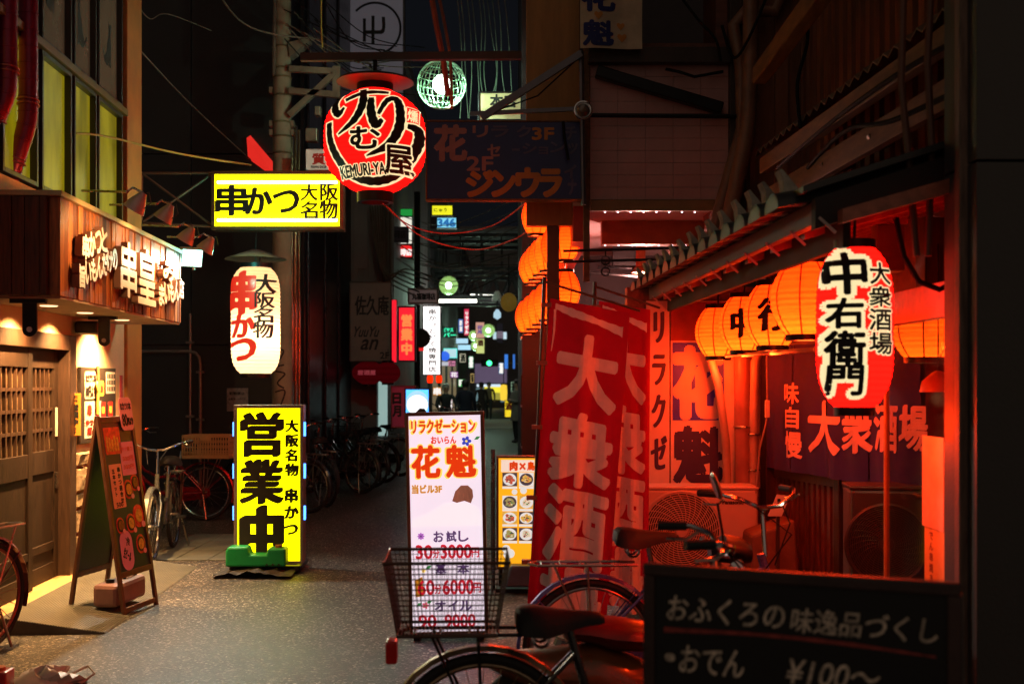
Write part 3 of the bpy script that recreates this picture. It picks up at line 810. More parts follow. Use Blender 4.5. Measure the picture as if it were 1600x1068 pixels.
def ribbon(strokes, mat, parent, mf, name='brush_stroke', extra=0, d0=0):
    """brush strokes: [(points, widths)] smoothed, laid on a surface"""
    m = MB()
    for si, (pts, ws) in enumerate(strokes):
        pts = [Vector((x, y)) for x, y in pts]
        sm = []; sw = []
        for i in range(len(pts)-1):
            p0, p1, p2, p3 = pts[max(i-1,0)], pts[i], pts[i+1], pts[min(i+2,len(pts)-1)]
            for k in range(8):
                t = k/8
                sm.append(.5*((2*p1)+(p2-p0)*t+(2*p0-5*p1+4*p2-p3)*t*t+(3*p1-p0-3*p2+p3)*t**3))
                sw.append(ws[i]+(ws[i+1]-ws[i])*t)
        sm.append(pts[-1]); sw.append(ws[-1])
        n = len(sm); vs = []; fs = []
        ln = 5
        for i, a in enumerate(sm):
            t = (sm[min(i+1,n-1)]-sm[max(i-1,0)]).normalized(); nn = Vector((-t.y, t.x))
            ww = sw[i]/2+extra
            e = a.copy()
            if extra and i == 0: e -= t*extra
            if extra and i == n-1: e += t*extra
            for j in range(ln):
                b = e+nn*ww*(2*j/(ln-1)-1)*(1+(.10*sin(i*1.9+si) if j in (0,ln-1) and not extra else 0))
                vs.append(mf(b.x, b.y, d0+si*.0004))
        for i in range(n-1):
            for j in range(ln-1): fs.append((i*ln+j,(i+1)*ln+j,(i+1)*ln+j+1,i*ln+j+1))
        m.add(vs, fs)
    return m.build(name, mat, parent)

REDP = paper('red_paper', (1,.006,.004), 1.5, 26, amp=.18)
CREAMINK = EM('cream_lit_outline', (1,.80,.42), 1.0, var=.1)
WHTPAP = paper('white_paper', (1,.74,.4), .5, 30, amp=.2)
# big round lantern over the alley
Y = 11.0; k = Y/F; c = P(586, 222, Y)
kl, mf = lantern('big_lantern', 'huge round red lantern with sweeping black brush writing over the alley', c, .476, .945, .16, REDP, 3, (1,.5,.3), p=3.1, ribs=22, hang=0, caph=.09)
MB().lathe([(.16,.535),(.36,.55),(.335,.575),(.1,.6),(0,.6)], 30, (0,0,.0)).build('rain_hat', M('hat_metal', (.10,.075,.055), .4, metal=.3), kl, smooth=True)
MB().tube([(0,0,.59),(0,0,.78)], .02, 8).build('hanger', BLKMET, kl)
px = lambda pts: [((x-586)*k, (222-y)*k) for x, y in pts]
st = [(px([(539,156),(531,170),(531,182),(538,193),(547,183)]), [.03,.065,.075,.06,.02]),
      (px([(548,170),(577,158),(612,156)]), [.04,.05,.035]),
      (px([(573,150),(576,178),(564,204),(538,224)]), [.06,.075,.06,.012]),
      (px([(588,168),(589,192),(596,212),(606,204)]), [.05,.08,.08,.03]),
      (px([(600,196),(612,172),(624,168),(631,186),(630,214),(614,242),(582,258)]), [.03,.05,.06,.075,.08,.07,.01]),
      (px([(522,203),(524,230),(536,258),(556,281),(586,291),(616,285),(640,266),(656,236),(657,214),(642,210)]), [.055,.06,.065,.065,.06,.06,.07,.08,.085,.04])]
lk = lambda x, z, d: mf(.0)(x, z, d)
ribbon(st, CREAMINK, kl, lk, 'brush_outline', .014, .002)
ribbon(st, BLACK, kl, lk, 'brush_stroke', 0, .006)
def pit(t, u0, v0, u1, v1, **o): return (t, ((u0+u1)/2-586)*k, (222-(v0+v1)/2)*k, (u1-u0)*k, (v1-v0)*k, o)
for mt, bd, ly in ((CREAMINK, .10, .010), (BLACK, .035, .013)):
    lettering([pit('む',558,216,602,248,bold=bd), pit('屋',609,242,648,280,bold=bd*.9), pit('KEMURI-YA',539,269,609,284,bold=bd*1.3,rot=.06)], mt, kl, mapf=mf(ly), base=0, cut=(.05,0,.05))
lettering([pit('燻',642,182,656,202,bold=.02)], CREAMINK, kl, mapf=mf(.01), base=0, cut=(.05,0,.05))
sq = px([(640,179),(658,179),(658,205),(640,205),(640,179)])
ribbon([(sq[i:i+2], [.008,.008]) for i in range(4)], CREAMINK, kl, lk, 'seal_frame', 0, .010)
# white lantern under the yellow sign
Y = 12.0; k = Y/F; c = P(399.5, 501, Y)
def pit(t, u0, v0, u1, v1, **o): return (t, ((u0+u1)/2-399.5)*k, (501-(v0+v1)/2)*k, (u1-u0)*k, (v1-v0)*k, o)
REDI = EM('red_lit_ink', (.95,.03,.01), .75)
wl, mf = lantern('long_lantern', 'tall white paper lantern with red and black brush writing hanging under the yellow sign', c, .247, 1.075, .15, WHTPAP, 13, (1,.82,.6), p=7, ribs=26, hang=.3,
    texts=[(REDI, [pit('串',366,428,406,492,bold=.055,brush=1), pit('か',368,494,406,528,bold=.06,brush=1), pit('つ',367,531,406,563,bold=.08,brush=1)], .003),
           (BLACK, [pit('大',408,431,434,459,bold=.035,brush=1), pit('阪',406,459,433,482,bold=.03,brush=1), pit('名',405,482,431,505,bold=.03,brush=1), pit('物',404,504,431,529,bold=.03,brush=1)], .003)])
MB().lathe([(.31,.62),(.3,.63),(.04,.72),(0,.72)], 28).build('rain_hat', M('dark_hat', (.035,.035,.03), .5), wl, smooth=True)
MB().tube([(.03,0,.55),(.05,0,.66),(.03,0,.7)], .008, 6).build('hook', BLKMET, wl)

# ---------------------------------------------------------------- black clad building behind the side street
db = thing('black_building', 'tall black clad building across the side street, conduits on its wall', 'building', (-3.0, 15.5, 0))
m = MB(); x = -7.0
while x < -.01:
    e = min(0, x+1.16)
    for z0, z1 in ((0,2.1),(2.12,4.6),(4.62,7.4),(7.42,11)): m.box(x+.006, 0, z0, e-.006, .05, z1)
    x = e
m.box(-7, .051, 0, -.06, 6.5, 11)
m.build('wall', BLACKWALL, db)
m = MB()
for i in range(11): m.box(-.055+.0, .02+i*.135, .2, -.0 if i % 2 else -.03, .02+i*.135+.10, 5.2)
m.build('metal_shutter', M('glossy_brown_metal', (.5,.36,.2), .24, metal=.9, var=.3, stretch=(1,1,.1), scale=4), db, bevel=.008)
MB().box(-.05, 1.55, 0, .01, 6.5, 11).build('side_wall', M('dark_side_wall', (.02,.018,.02), .35, var=.3), db)
for u0 in (478, 505, 526):
    y = 3.0*F/(800-u0)-15.5
    MB().box(.0, y, .1, .05, y+.12, 9).build('drain_pipe', M('dark_downpipe', (.035,.035,.05), .3, metal=.5), db, bevel=.02)
def pb(u, v, y=-.03): p = P(u, v, 15.5)-Vector((-3.0,15.5,0)); p.y = y; return p
CD = M('conduit_grey', (.2,.18,.16), .45, metal=.5)
MB().tube([pb(150,549),pb(295,549),pb(306,551),pb(312,558),pb(314,570),pb(314,790)], .022, 7).build('conduit', CD, db, smooth=True)
MB().tube([pb(298,490),pb(298,700)], .016, 6).build('conduit', CD, db)
m = MB()
for u, v in ((225,549),(276,549),(314,581),(314,655),(298,535),(298,650)):
    c = pb(u, v); m.box(c.x-.05, -.06, c.z-.015, c.x+.05, -.001, c.z+.015)
m.build('conduit_clip', CD, db)
MB().box(pb(355,0).x, -.02, pb(0,642).z, pb(388,0).x, -.004, pb(0,606).z).build('notice_sheet', M('grey_sheet', (.3,.27,.25), .8, var=.4, scale=30), db)
lettering([('駐輪禁止', pb(371,0).x, pb(0,614).z, .2, .04, {'bold':.04}), ('自転車・バイク', pb(371,0).x, pb(0,623).z, .22, .03, {'bold':.03})], BLACK, db, base=.021)
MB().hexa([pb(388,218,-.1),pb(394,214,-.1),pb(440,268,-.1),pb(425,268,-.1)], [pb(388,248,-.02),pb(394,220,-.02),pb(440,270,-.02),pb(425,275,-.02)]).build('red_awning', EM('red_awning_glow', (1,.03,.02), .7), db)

# ---------------------------------------------------------------- utility pole with its arms
up = thing('utility_pole', 'concrete utility pole with banded collars and cross arms behind the yellow sign', 'pole', (P(441,600,14.5).x, 14.5, 0))
def pp(u, v, y=0): p = P(u, v, 14.5)-Vector(up.location); p.y = y; return p
MB().tube([(0,0,0),(0,0,3),(0,0,8.5)], [.13,.118,.098], 18).build('shaft', CONC, up, smooth=True)
m = MB()
for v in (75,108,122,150,192,214,240): m.ring(pp(441,v), .112, .012, (0,0,1), 20, 5)
m.build('collar', M('band_metal', (.25,.22,.12), .5, metal=.6), up)
GALV = M('galvanised', (.36,.33,.24), .5, metal=.7, var=.3)
for a, b in (((455,112),(528,116)),((455,146),(528,152)),((455,184),(524,120))): MB().bar(pp(*a,-.12), pp(*b,-.12), .07).build('cross_arm', GALV, up)
MB().bar(pp(528,108,-.1), pp(528,156,-.1), .09, .09).build('end_post', GALV, up)
MB().prism([(pp(452,70).x,pp(0,70).z),(pp(486,62).x,pp(0,62).z),(pp(486,66).x,pp(0,66).z),(pp(455,92).x,pp(0,92).z)], -.1, .1).build('bracket_plate', GALV, up)
MB().tube([pp(434,-60,-.13),pp(432,60,-.13),pp(431,122,-.13)], .022, 7).build('conduit', CABLEG, up)
for r in ((482,206,500,226),(496,172,505,186)):
    a, b = pp(r[0],r[3],-.2), pp(r[2],r[1],-.2); MB().box(a.x,-.22,a.z,b.x,-.08,b.z).build('junction_box', GALV, up, bevel=.01)
m = MB()
for v in (140,192,206):
    for s in (-1,1): m.box(s*.13-.02, -.05, pp(0,v).z-.05, s*.13+.02, .05, pp(0,v).z+.02)
m.build('step_bolt', GALV, up)
mfp = lambda x, z, d: (x, -sqrt(max(.0155-x*x, .0004))-d, z)
gk = 14.5/F
gp = lambda pts: [((x-441)*gk, pp(0,y).z) for x, y in pts]
ribbon([(gp([(432,545),(446,548),(440,562),(432,572),(447,570)]), [.02]*5), (gp([(434,580),(448,584),(437,598),(447,606)]), [.02]*4), (gp([(433,612),(448,610),(442,632),(434,640)]), [.018]*4)], BLACK, up, mfp, 'graffiti', 0, .012)
sg, B = box_sign('pawn_sign', 'small white sign with one red character beside the utility pole', 'sign', (478,233,522,266), 14.1, .12, WHITE, M('white_sign_face', (.6,.55,.45), .5, emit=.15, ecol=(1,.9,.7)),
    [(RED, [('質',488,240,508,257,{'bold':.04})]), (BLACK, [('PAWN SHOP',486,259,510,263,{'bold':.05})])], b=.01)

# ---------------------------------------------------------------- white massage light box
PINKW = EM('pinkish_white_acrylic', (1,.83,.94), .93, var=.1)
ORI = EM('orange_lit_ink', (.9,.045,.003), .85); REDL = EM('crimson_lit_ink', (.72,.01,.03), .8); YELO = EM('yellow_lit_ink', (1,.72,.12), 1)
PUR = EM('plum_lit_ink', (.14,.06,.2), .6); GOLD = EM('gold_lit_ink', (.75,.3,.02), .8)
ms, B = box_sign('light_box_sign', 'tall white and pink lit sign box with prices, behind the bicycle basket', 'sign', (640,664,763,1012), 7.4, .16, BROWNF, PINKW,
    [(YELO, [('リラクゼーション',648,675,751,697,{'bold':.10}), ('花',648,716,694,766,{'bold':.06}), ('魁',702,716,750,766,{'bold':.06})])], b=.022)
L2 = lambda its, mt, base=.0068: lettering([B.it(*i[:5], **(i[5] if len(i) > 5 else {})) for i in its], mt, ms, base=base)
L2([('リラクゼーション',650,676,749,696,{'bold':.04}), ('おいらん',680,702,719,713,{'bold':.05}), ('花',650,717,692,765,{'bold':.045}), ('魁',704,717,748,765,{'bold':.045})], ORI)
L2([('当ビル3F',649,777,695,790,{'bold':.06})], GOLD)
L2([('30',653,871,678,892,{'bold':.035}), ('分',679,877,689,891,{'bold':.03}), ('3000',692,871,739,892,{'bold':.035}), ('円',740,876,751,891,{'bold':.03}),
    ('60',655,926,680,948,{'bold':.035}), ('分',681,932,691,947,{'bold':.03}), ('6000',694,926,741,948,{'bold':.035}), ('円',742,931,753,946,{'bold':.03}), ('90',655,980,682,1000,{'bold':.035}), ('9000',696,980,743,1000,{'bold':.035})], REDL)
L2([('お',681,850,696,866,{'bold':.04}), ('試',701,850,716,866,{'bold':.04}), ('し',720,850,735,866,{'bold':.04}), ('基',683,901,699,917,{'bold':.04}), ('本',717,901,735,917,{'bold':.04}),
    ('オ',681,958,697,974,{'bold':.04}), ('イ',702,958,716,974,{'bold':.04}), ('ル',720,958,738,974,{'bold':.04})], PUR)
def flower(u, v, r, n, mat, cmat):
    m = MB(); cx, cz = B.x(u), B.z(v); vs = [(cx, -.0045, cz)]; k = 40
    for i in range(k):
        a = 2*pi*i/k; q = r*(.55+.45*abs(cos(n*a/2))); vs.append((cx+q*cos(a), -.0045, cz+q*sin(a)))
    m.add(vs, [(0, i+1, (i+1) % k+1) for i in range(k)]); o = m.build('printed_flower', mat, ms)
    m = MB(); m.add([(cx+r*.25*cos(i*pi/5), -.0065, cz+r*.25*sin(i*pi/5)) for i in range(10)], [tuple(range(10))]); m.build('flower_eye', cmat, o)
flower(735, 710, .032, 5, EM('blue_lit_ink', (.04,.07,.6), .8), YELO)
flower(661, 857, .024, 8, EM('violet_lit_ink', (.5,.15,.6), .8), PUR)
flower(664, 911, .014, 5, YELO, ORI); flower(666, 965, .022, 5, EM('rose_lit_ink', (.85,.12,.2), .8), YELO)
GRN = EM('green_lit_ink', (.05,.3,.08), .7)
def blob(name, pts, mat, y=-.0045):
    m = MB(); m.add([(B.x(u), y, B.z(v)) for u, v in pts], [tuple(range(len(pts)))]); return m.build(name, mat, ms)
for u, v in ((752,706),(672,906),(656,964),(672,960)): blob('printed_leaf', [(u-5,v+2),(u-1,v-3),(u+5,v-3),(u+1,v+2)], GRN)
blob('printed_hair', [(711,803),(716,788),(725,779),(736,779),(743,786),(744,797),(740,807),(730,803),(718,806)], M('brown_lit_hair', (.3,.1,.05), .5, var=.6, scale=30, stretch=(1,1,.25), emit=.6, bump=0, ecol=(.34,.12,.07)))
blob('printed_skin', [(672,822),(700,806),(735,806),(752,815),(757,832),(757,842),(646,842),(650,830)], EM('skin_lit_print', (1,.86,.90), .98, var=.1), -.003)
blob('taped_patch', [(650,926),(662,920),(664,950),(651,952)], EM('orange_patch', (.7,.25,.02), .7), -.0035)
ms.rotation_euler = (0, radians(-1.2), 0)
m = MB()
for x in (-.2,.2): m.box(x-.02, -.02, -.03, x+.02, .3, 0)
m.build('foot', BLKMET, ms); ms.location.z = .035

# ---------------------------------------------------------------- orange food menu stand
OMEN = EM('orange_acrylic', (1,.42,.01), 1.05, var=.1)
fm, B2 = box_sign('menu_stand', 'orange lit food menu board with rows of dish pictures behind the red banner', 'sign', (776,712,842,888), 9.2, .1, BROWNF, OMEN, b=.016, yaw=-.04)
x0, x1 = B2.x(783), B2.x(835)
MB().box(x0, -.002, B2.z(737), x1, 0, B2.z(718)).build('header_panel', EM('cream_acrylic', (1,.75,.6), .9), fm)
lettering([B2.it('肉', 797, 721, 808, 734, bold=.08), B2.it('×', 812, 723, 821, 733, bold=.06), B2.it('鳥', 824, 721, 835, 734, bold=.05)], EM('red_menu_ink', (.9,.06,.0), .8), fm, base=.003)
FPRT = [M('dish_print_%s' % n, c, .5, var=.9, scale=45, bump=0, emit=.75, ecol=c) for n, c in (('red', (.6,.12,.07)), ('gold', (.85,.5,.1)), ('olive', (.4,.36,.12)), ('cream', (.85,.72,.5)))]
PLT = EM('white_dish', (.95,.9,.85), .8)
DK = EM('dark_tile', (.12,.08,.1), .5)
for r, (v0, v1) in enumerate(((738,759),(774,794),(799,818),(824,844))):
    for cc, (u0, u1) in enumerate(((785,808),(811,834))):
        m = MB(); m.box(B2.x(u0), -.002, B2.z(v1), B2.x(u1), 0, B2.z(v0)); t = m.build('dish_tile', [DK,PLT,FPRT[1],DK][(r+cc) % 4], fm)
        for q, mt, y in ((.92, PLT if (r+cc) % 4 != 1 else DK, -.003), (.72, FPRT[(r*2+cc) % 4], -.0042)):
            cx, cz = (B2.x(u0)+B2.x(u1))/2, (B2.z(v0)+B2.z(v1))/2; rx, rz = abs(B2.x(u1)-B2.x(u0))/2*q, abs(B2.z(v0)-B2.z(v1))/2*q
            jit = [1 if q > .8 else RN.uniform(.62,1.12) for _ in range(18)]
            MB().add([(cx+jit[i]*rx*cos(i*pi/9), y, cz+jit[i]*rz*sin(i*pi/9)) for i in range(18)], [tuple(range(18))]).build('dish_print', mt, t)
        gm = MB()
        for i in range(9):
            gx, gz, s_ = cx+RN.uniform(-.5,.5)*rx, cz+RN.uniform(-.5,.5)*rz, RN.uniform(.004,.010)
            gm.add([(gx+s_*cos(a+i), -.0052-i*.0001, gz+s_*.7*sin(a+i)) for a in (0,1.2,2.2,3.4,4.6,5.5)], [tuple(range(6))], i % 4)
        gm.build('garnish_print', [FPRT[0], GRN, FPRT[3], DK], t)
        MB().box(B2.x(u0), -.003, B2.z(v1+4), B2.x(u1), -.001, B2.z(v1+.5)).build('price_strip', PLT, t)
for u, v, r in ((791,857,.032),(797,864,.036),(792,866,.028),(804,768,.022),(818,766,.026)):
    MB().add([(B2.x(u)+r*cos(i*pi/9), -.003-r*.01, B2.z(v)+r*sin(i*pi/9)) for i in range(18)], [tuple(range(18))]).build('white_print', PLT, fm)
m = MB()
for x in (-B2.w/2+.03, B2.w/2-.03): m.box(x-.015, .02, -B2.loc.z+.005, x+.015, .05, 0)
m.box(-B2.w/2, -.12, -B2.loc.z+.005, B2.w/2, .22, -B2.loc.z+.03)
m.build('stand', BLKMET, fm)
MB().tube([(-B2.w/2-.03, .03, -.25), (-B2.w/2-.03, .03, B2.h+.05)], .016, 8).build('side_post', M('blue_steel', (.2,.25,.32), .25, metal=.9), fm)
wc = thing('water_weight', 'blue grey water weight on the foot of the orange menu stand', 'weight', (B2.loc.x+.05, 9.14, .05))
m = MB(); m.hexa([(-.16,-.1,0),(.16,-.1,0),(.16,.12,0),(-.16,.12,0)], [(-.11,-.07,.16),(.11,-.07,.16),(.11,.08,.16),(-.11,.08,.16)]); m.build('tank', M('blue_tank', (.08,.13,.2), .35), wc, bevel=.02)

# ---------------------------------------------------------------- red banners on poles
CLOTH = M('red_cloth', (.42,.003,.035), .85, var=.25, scale=5, bump=.3, bscale=160)
CLTXT = M('pale_cloth_print', (.95,.88,.84), .85, var=.15, scale=8, bump=.2, bscale=160)
cloth_through(CLOTH, (.5,.004,.02), .25); cloth_through(CLTXT, (.8,.6,.55), .05)
def banner(label, Y, tl, tr_, bl, br, pole, fold):
    A, Bq, Cc, D = P(*tl, Y), P(*tr_, Y), P(*bl, Y), P(*br, Y)
    t = thing('banner_flag', label, 'banner', (P(*pole[1], Y).x, Y, 0), 0, 'red banners')
    o = Vector(t.location)
    def mf(s, q, d): # s across 0..1, q down 0..1
        p = A.lerp(Bq, s).lerp(Cc.lerp(D, s), q)-o
        p.y = -d + .05*sin(3.1*s*pi+fold+1.6*q)*(.25+.75*q)*min(1, s*4) + .028*sin(7*s*pi+fold*2-2.2*q)*q*min(1, s*3) - .02*q*s
        return p
    m = MB(); n1, n2 = 36, 40
    vs = [mf(i/n1, j/n2, 0) for i in range(n1+1) for j in range(n2+1)]
    m.add(vs, [(i*(n2+1)+j, (i+1)*(n2+1)+j, (i+1)*(n2+1)+j+1, i*(n2+1)+j+1) for i in range(n1) for j in range(n2)])
    c = m.build('cloth', CLOTH, t, smooth=True)
    sq = (Bq-A).length/(Cc-A).length
    its = []
    for i, (ch, q0, q1) in enumerate((('大',.10,.31),('衆',.34,.55),('酒',.57,.79),('場',.81,1.0))):
        its.append((ch, .52, -(q0+q1)/2, .74, q1-q0, {'bold':.0}))
    tx = []
    for ch, x, z, ww, hh, o_ in its:
        for dx, dz in [(.029*cos(a_*pi/7)-.004*sin(a_*pi/7), .004*cos(a_*pi/7)+.010*sin(a_*pi/7)) for a_ in range(14)]+[(0,0)]: tx.append((ch, x+dx, z+dz, ww, hh, {'bold':0,'lift':len(tx) % 15}))
    tx2 = []
    lettering(tx, CLTXT, c, mapf=lambda x, z, d: mf(x, -z, d+.002), base=0, cut=(.05,0,.025))
    k = random.Random(3)
    st = [([(.07,-.02-.0),(.3,-.032),(.62,-.045),(.93,-.062)], [.016,.026,.018,.03]), ([(.07,-.03),(.075,-.10),(.06,-.16)], [.03,.025,.008])]
    ribbon(st, CLTXT, c, lambda x, z, d: mf(x, -z, d), 'top_stripe', 0, .003)
    p0, p1 = P(*pole[0], Y)-o, P(*pole[1], Y)-o; p1.z = 0
    MB().tube([(p0.x,.02,p0.z),(p1.x,.02,p1.z)], .012, 8).build('pole', M('pole_dark', (.05,.04,.04), .35, metal=.4), t)
    MB().tube([(p0.x+.01,.02,p0.z-.03),(Bq.x-o.x+.06,.0,Bq.z-o.z+.012)], .008, 6).build('cross_rod', M('rod_bronze', (.2,.12,.07), .4, metal=.6), t)
    m = MB()
    for q in (.02,.2,.4,.62,.82): e = mf(0, q, 0); m.box(e.x-.05, -.005, e.z-.012, e.x+.01, .04, e.z+.012)
    m.build('tab', CLTXT if False else M('bronze_clip', (.25,.12,.07), .5), t)
    MB().lathe([(0,0),(.2,0),(.18,.05),(.03,.09),(0,.09)], 20, (p1.x,.02,.002)).build('base', BLKMET, t)
    return t
banner('red banner with pale brush characters nearest the lit sign box', 6.7, (860,466), (984,489), (822,968), (944,1000), ((851,432),(826,968)), .4)
banner('red banner with pale brush characters half hidden behind the other one', 7.3, (936,470), (1016,484), (918,940), (1012,955), ((930,440),(915,940)), 2.0)

# ---------------------------------------------------------------- bicycles
SADB = M('saddle_black', (.016,.015,.016), .55, bump=.1, spec=.3); SADR = M('saddle_red', (.35,.02,.03), .35, bump=.08, coat=.3)
BASK = M('basket_wire', (.10,.05,.035), .4, metal=.3); BRAKE = M('brake_silver', (.5,.47,.42), .3, metal=1, bump=0)
def bike_paint(n, c): return M('bike_paint_'+n, c, .28, metal=.35, var=.12, bump=0, coat=.5)
def bicycle(label, loc, rz, paint, group=None, steer=0, basket=None, rear_basket=False, seat_drop=0, carrier=True, saddle=None, spokes=18, rims=None, tilt=0, seg=32, name='bicycle', fend=None, light=False, stand=True):
    t = thing(name, label, 'bicycle', loc, rz, group)
    t.rotation_euler = (tilt, 0, rz)
    r = .33; WB = 1.07; rims = rims or STEEL; fend = fend or paint
    hx, hz = .86, .62
    sa, ca = sin(steer), cos(steer)
    def stv(v):
        x, y = v[0]-hx-.03, v[1]; return (hx+.03+x*ca-y*sa, x*sa+y*ca, v[2])
    def wheel(cx, st):
        m = MB(); m.ring((cx,0,r), r-.042, .011, (0,1,0), seg, 6)
        m.tube([(cx,-.05,r),(cx,.05,r)], .017, 8)
        for i in range(spokes):
            a = 2*pi*i/spokes; b = a+.25*(1 if i % 2 else -1)
            m.bar((cx+.017*cos(b), .022*(1 if i % 2 else -1), r+.017*sin(b)), (cx+(r-.05)*cos(a), 0, r+(r-.05)*sin(a)), .0028)
        ty = MB(); ty.ring((cx,0,r), r-.019, .019, (0,1,0), seg, 8)
        fd = MB(); R2 = r+.025
        a0, a1 = (-.05, pi+.35) if cx < .5 else (.35, pi+.25)
        n = 18
        for k in range(n):
            p = a0+(a1-a0)*k/n; q = a0+(a1-a0)*(k+1)/n
            for y0, d0, y1, d1 in ((-.03,-.012,-.018,.004),(-.018,.004,.018,.004),(.018,.004,.03,-.012)):
                fd.quad((cx+(R2+d0)*cos(p),y0,r+(R2+d0)*sin(p)), (cx+(R2+d1)*cos(p),y1,r+(R2+d1)*sin(p)), (cx+(R2+d1)*cos(q),y1,r+(R2+d1)*sin(q)), (cx+(R2+d0)*cos(q),y0,r+(R2+d0)*sin(q)))
        for a in ((.9,2.4) if cx < .5 else (2.2,)):
            for y in (-.032,.032): fd.bar((cx,y*1.3,r), (cx+R2*cos(a), y, r+R2*sin(a)), .005)
        for b in (m, ty, fd):
            if st: b.v = [stv(v) for v in b.v]
        w = m.build('wheel', rims, t, smooth=True); ty.build('tyre', RUBBER, w, smooth=True); fd.build('fender', fend, t)
    wheel(0, False); wheel(WB, True)
    m = MB(); bb = (.43,0,.29)
    m.tube([bb,(.30,0,.74)], .016, 8)
    m.tube([bb,(.55,0,.33),(.72,0,.47),(hx,0,hz)], .02, 8); m.tube([(.36,0,.52),(.55,0,.50),(.72,0,.58),(hx-.02,0,hz+.1)], .016, 8)
    for y in (-.055,.055):
        m.tube([(.43,y*.6,.29),(0,y,r)], .010, 6); m.tube([(.32,y*.5,.66),(0,y,r)], .008, 6)
    m.tube([(hx+.02,0,hz-.04),(hx-.035,0,hz+.16)], .021, 8)
    m.build('frame', paint, t, smooth=True)
    m = MB()
    for y in (-.05,.05): m.tube([(hx+.02,y*.5,hz-.05),(hx+.06,y,hz-.1),(hx+.13,y,hz-.2),(WB,y,r)], .011, 7)
    m.tube([(hx+.02,-.03,hz-.05),(hx+.02,.03,hz-.05)], .016, 7)
    m.v = [stv(v) for v in m.v]; m.build('fork', paint, t, smooth=True)
    m = MB(); top = (hx-.05,0,hz+.36)
    m.tube([(hx-.03,0,hz+.14),top,(hx-.02,0,hz+.38)], .012, 7)
    gr = []
    for s in (-1,1):
        pts = [(hx-.02,0,hz+.38),(hx,s*.07,hz+.385),(hx-.02,s*.18,hz+.43),(hx-.08,s*.25,hz+.45),(hx-.2,s*.28,hz+.45)]
        m.tube(pts, .011, 7); gr.append((pts[-2], pts[-1], s))
    m.v = [stv(v) for v in m.v]; hb = m.build('handlebar', CHROME, t, smooth=True)
    for a, b, s in gr:
        g = MB(); a = Vector(a).lerp(Vector(b), .15); g.tube([a, b], .017, 8); g.v = [stv(v) for v in g.v]; g.build('grip', RUBBER, hb)
        g = MB(); g.tube([a+Vector((.05,0,-.02)), a+Vector((-.0,0,-.05)), Vector(b)+Vector((.03,0,-.05))], .006, 5); g.v = [stv(v) for v in g.v]; g.build('brake_lever', BRAKE, hb)
    c = MB(); c.tube([stv((hx-.02,.1,hz+.4)), (hx+.12,.05,hz+.3), (hx+.04,.03,hz+.1)], .004, 5); c.tube([stv((hx-.02,-.1,hz+.4)), (hx+.1,-.06,hz+.26), (hx-.1,-.02,hz-.02)], .004, 5); c.build('brake_cable', CABLE, t)
    # saddle
    m = MB(); P0 = [(-.15,.05,.0),(-.145,.085,.022),(-.125,.108,.036),(-.09,.114,.042),(-.04,.1,.04),(.01,.075,.036),(.06,.05,.032),(.11,.035,.03),(.145,.029,.026),(.165,.02,.012)]
    vs = []
    for x, hw, zz in P0:
        for j in range(9):
            a = pi*j/8; vs.append((.26+x, -hw*cos(a), .86-seat_drop+zz*sin(a)**.7-.05*min(1,hw/.10)*abs(cos(a))**4+.018*max(0,(-.02-x)/.13)))
    n = len(P0)
    m.add(vs, [(i*9+j,(i+1)*9+j,(i+1)*9+j+1,i*9+j+1) for i in range(n-1) for j in range(8)]+[tuple(range(9)), tuple((n-1)*9+j for j in range(8,-1,-1))]+[(i*9+8,(i+1)*9+8,(i+1)*9,i*9) for i in range(n-1)])
    m.build('saddle', saddle or SADB, t, smooth=True)
    m = MB(); m.tube([(.30,0,.70),(.275,0,.84-seat_drop)], .013, 7)
    for y in (-.045,.045): m.ring((.2,y,.80-seat_drop), .028, .006, (0,1,0), 12, 5)
    m.build('seat_post', CHROME, t)
    m = MB(); m.ring((.43,-.045,.29), .085, .008, (0,1,0), 22, 5); m.bar((.43,-.06,.29), (.43+.16,-.06,.25), .016); m.bar((.43,.06,.29), (.43-.16,.06,.33), .016); m.build('crank', BRAKE, t)
    for s, x, z in ((-1,.59,.25),(1,.27,.33)): MB().box(x-.04, s*.12-.04, z-.012, x+.04, s*.12+.04, z+.012).build('pedal', RUBBER, t, bevel=.005)
    m = MB(); m.prism([(-.05,.29),(.0,.25),(.43,.19),(.52,.24),(.52,.34),(.45,.39),(.02,.38),(-.04,.36)], -.062, -.05); m.build('chain_guard', fend, t, bevel=.005)
    if carrier:
        m = MB(); z = .735
        m.tube([(.22,-.05,z),(.1,-.065,z),(-.26,-.065,z),(-.3,0,z),(-.26,.065,z),(.1,.065,z),(.22,.05,z)], .007, 6)
        for x in (.05,-.05,-.15,-.24): m.tube([(x,-.065,z),(x,.065,z)], .005, 5)
        for y in (-.065,.065): m.tube([(0,y,r),(-.02,y,z)], .006, 5); m.tube([(0,y,r),(-.18,y,z)], .006, 5)
        m.build('carrier', BRAKE if not rear_basket else BLKMET, t)
    if stand:
        m = MB(); m.tube([(0,.07,.31),(-.06,.13,.02)], .009, 6); m.build('kickstand', BRAKE, t)
    if light:
        m = MB(); m.box(-.34,-.04,.63,-.30,.04,.71); m.build('rear_reflector', M('red_reflector', (.8,.015,.01), .2), t, bevel=.008)
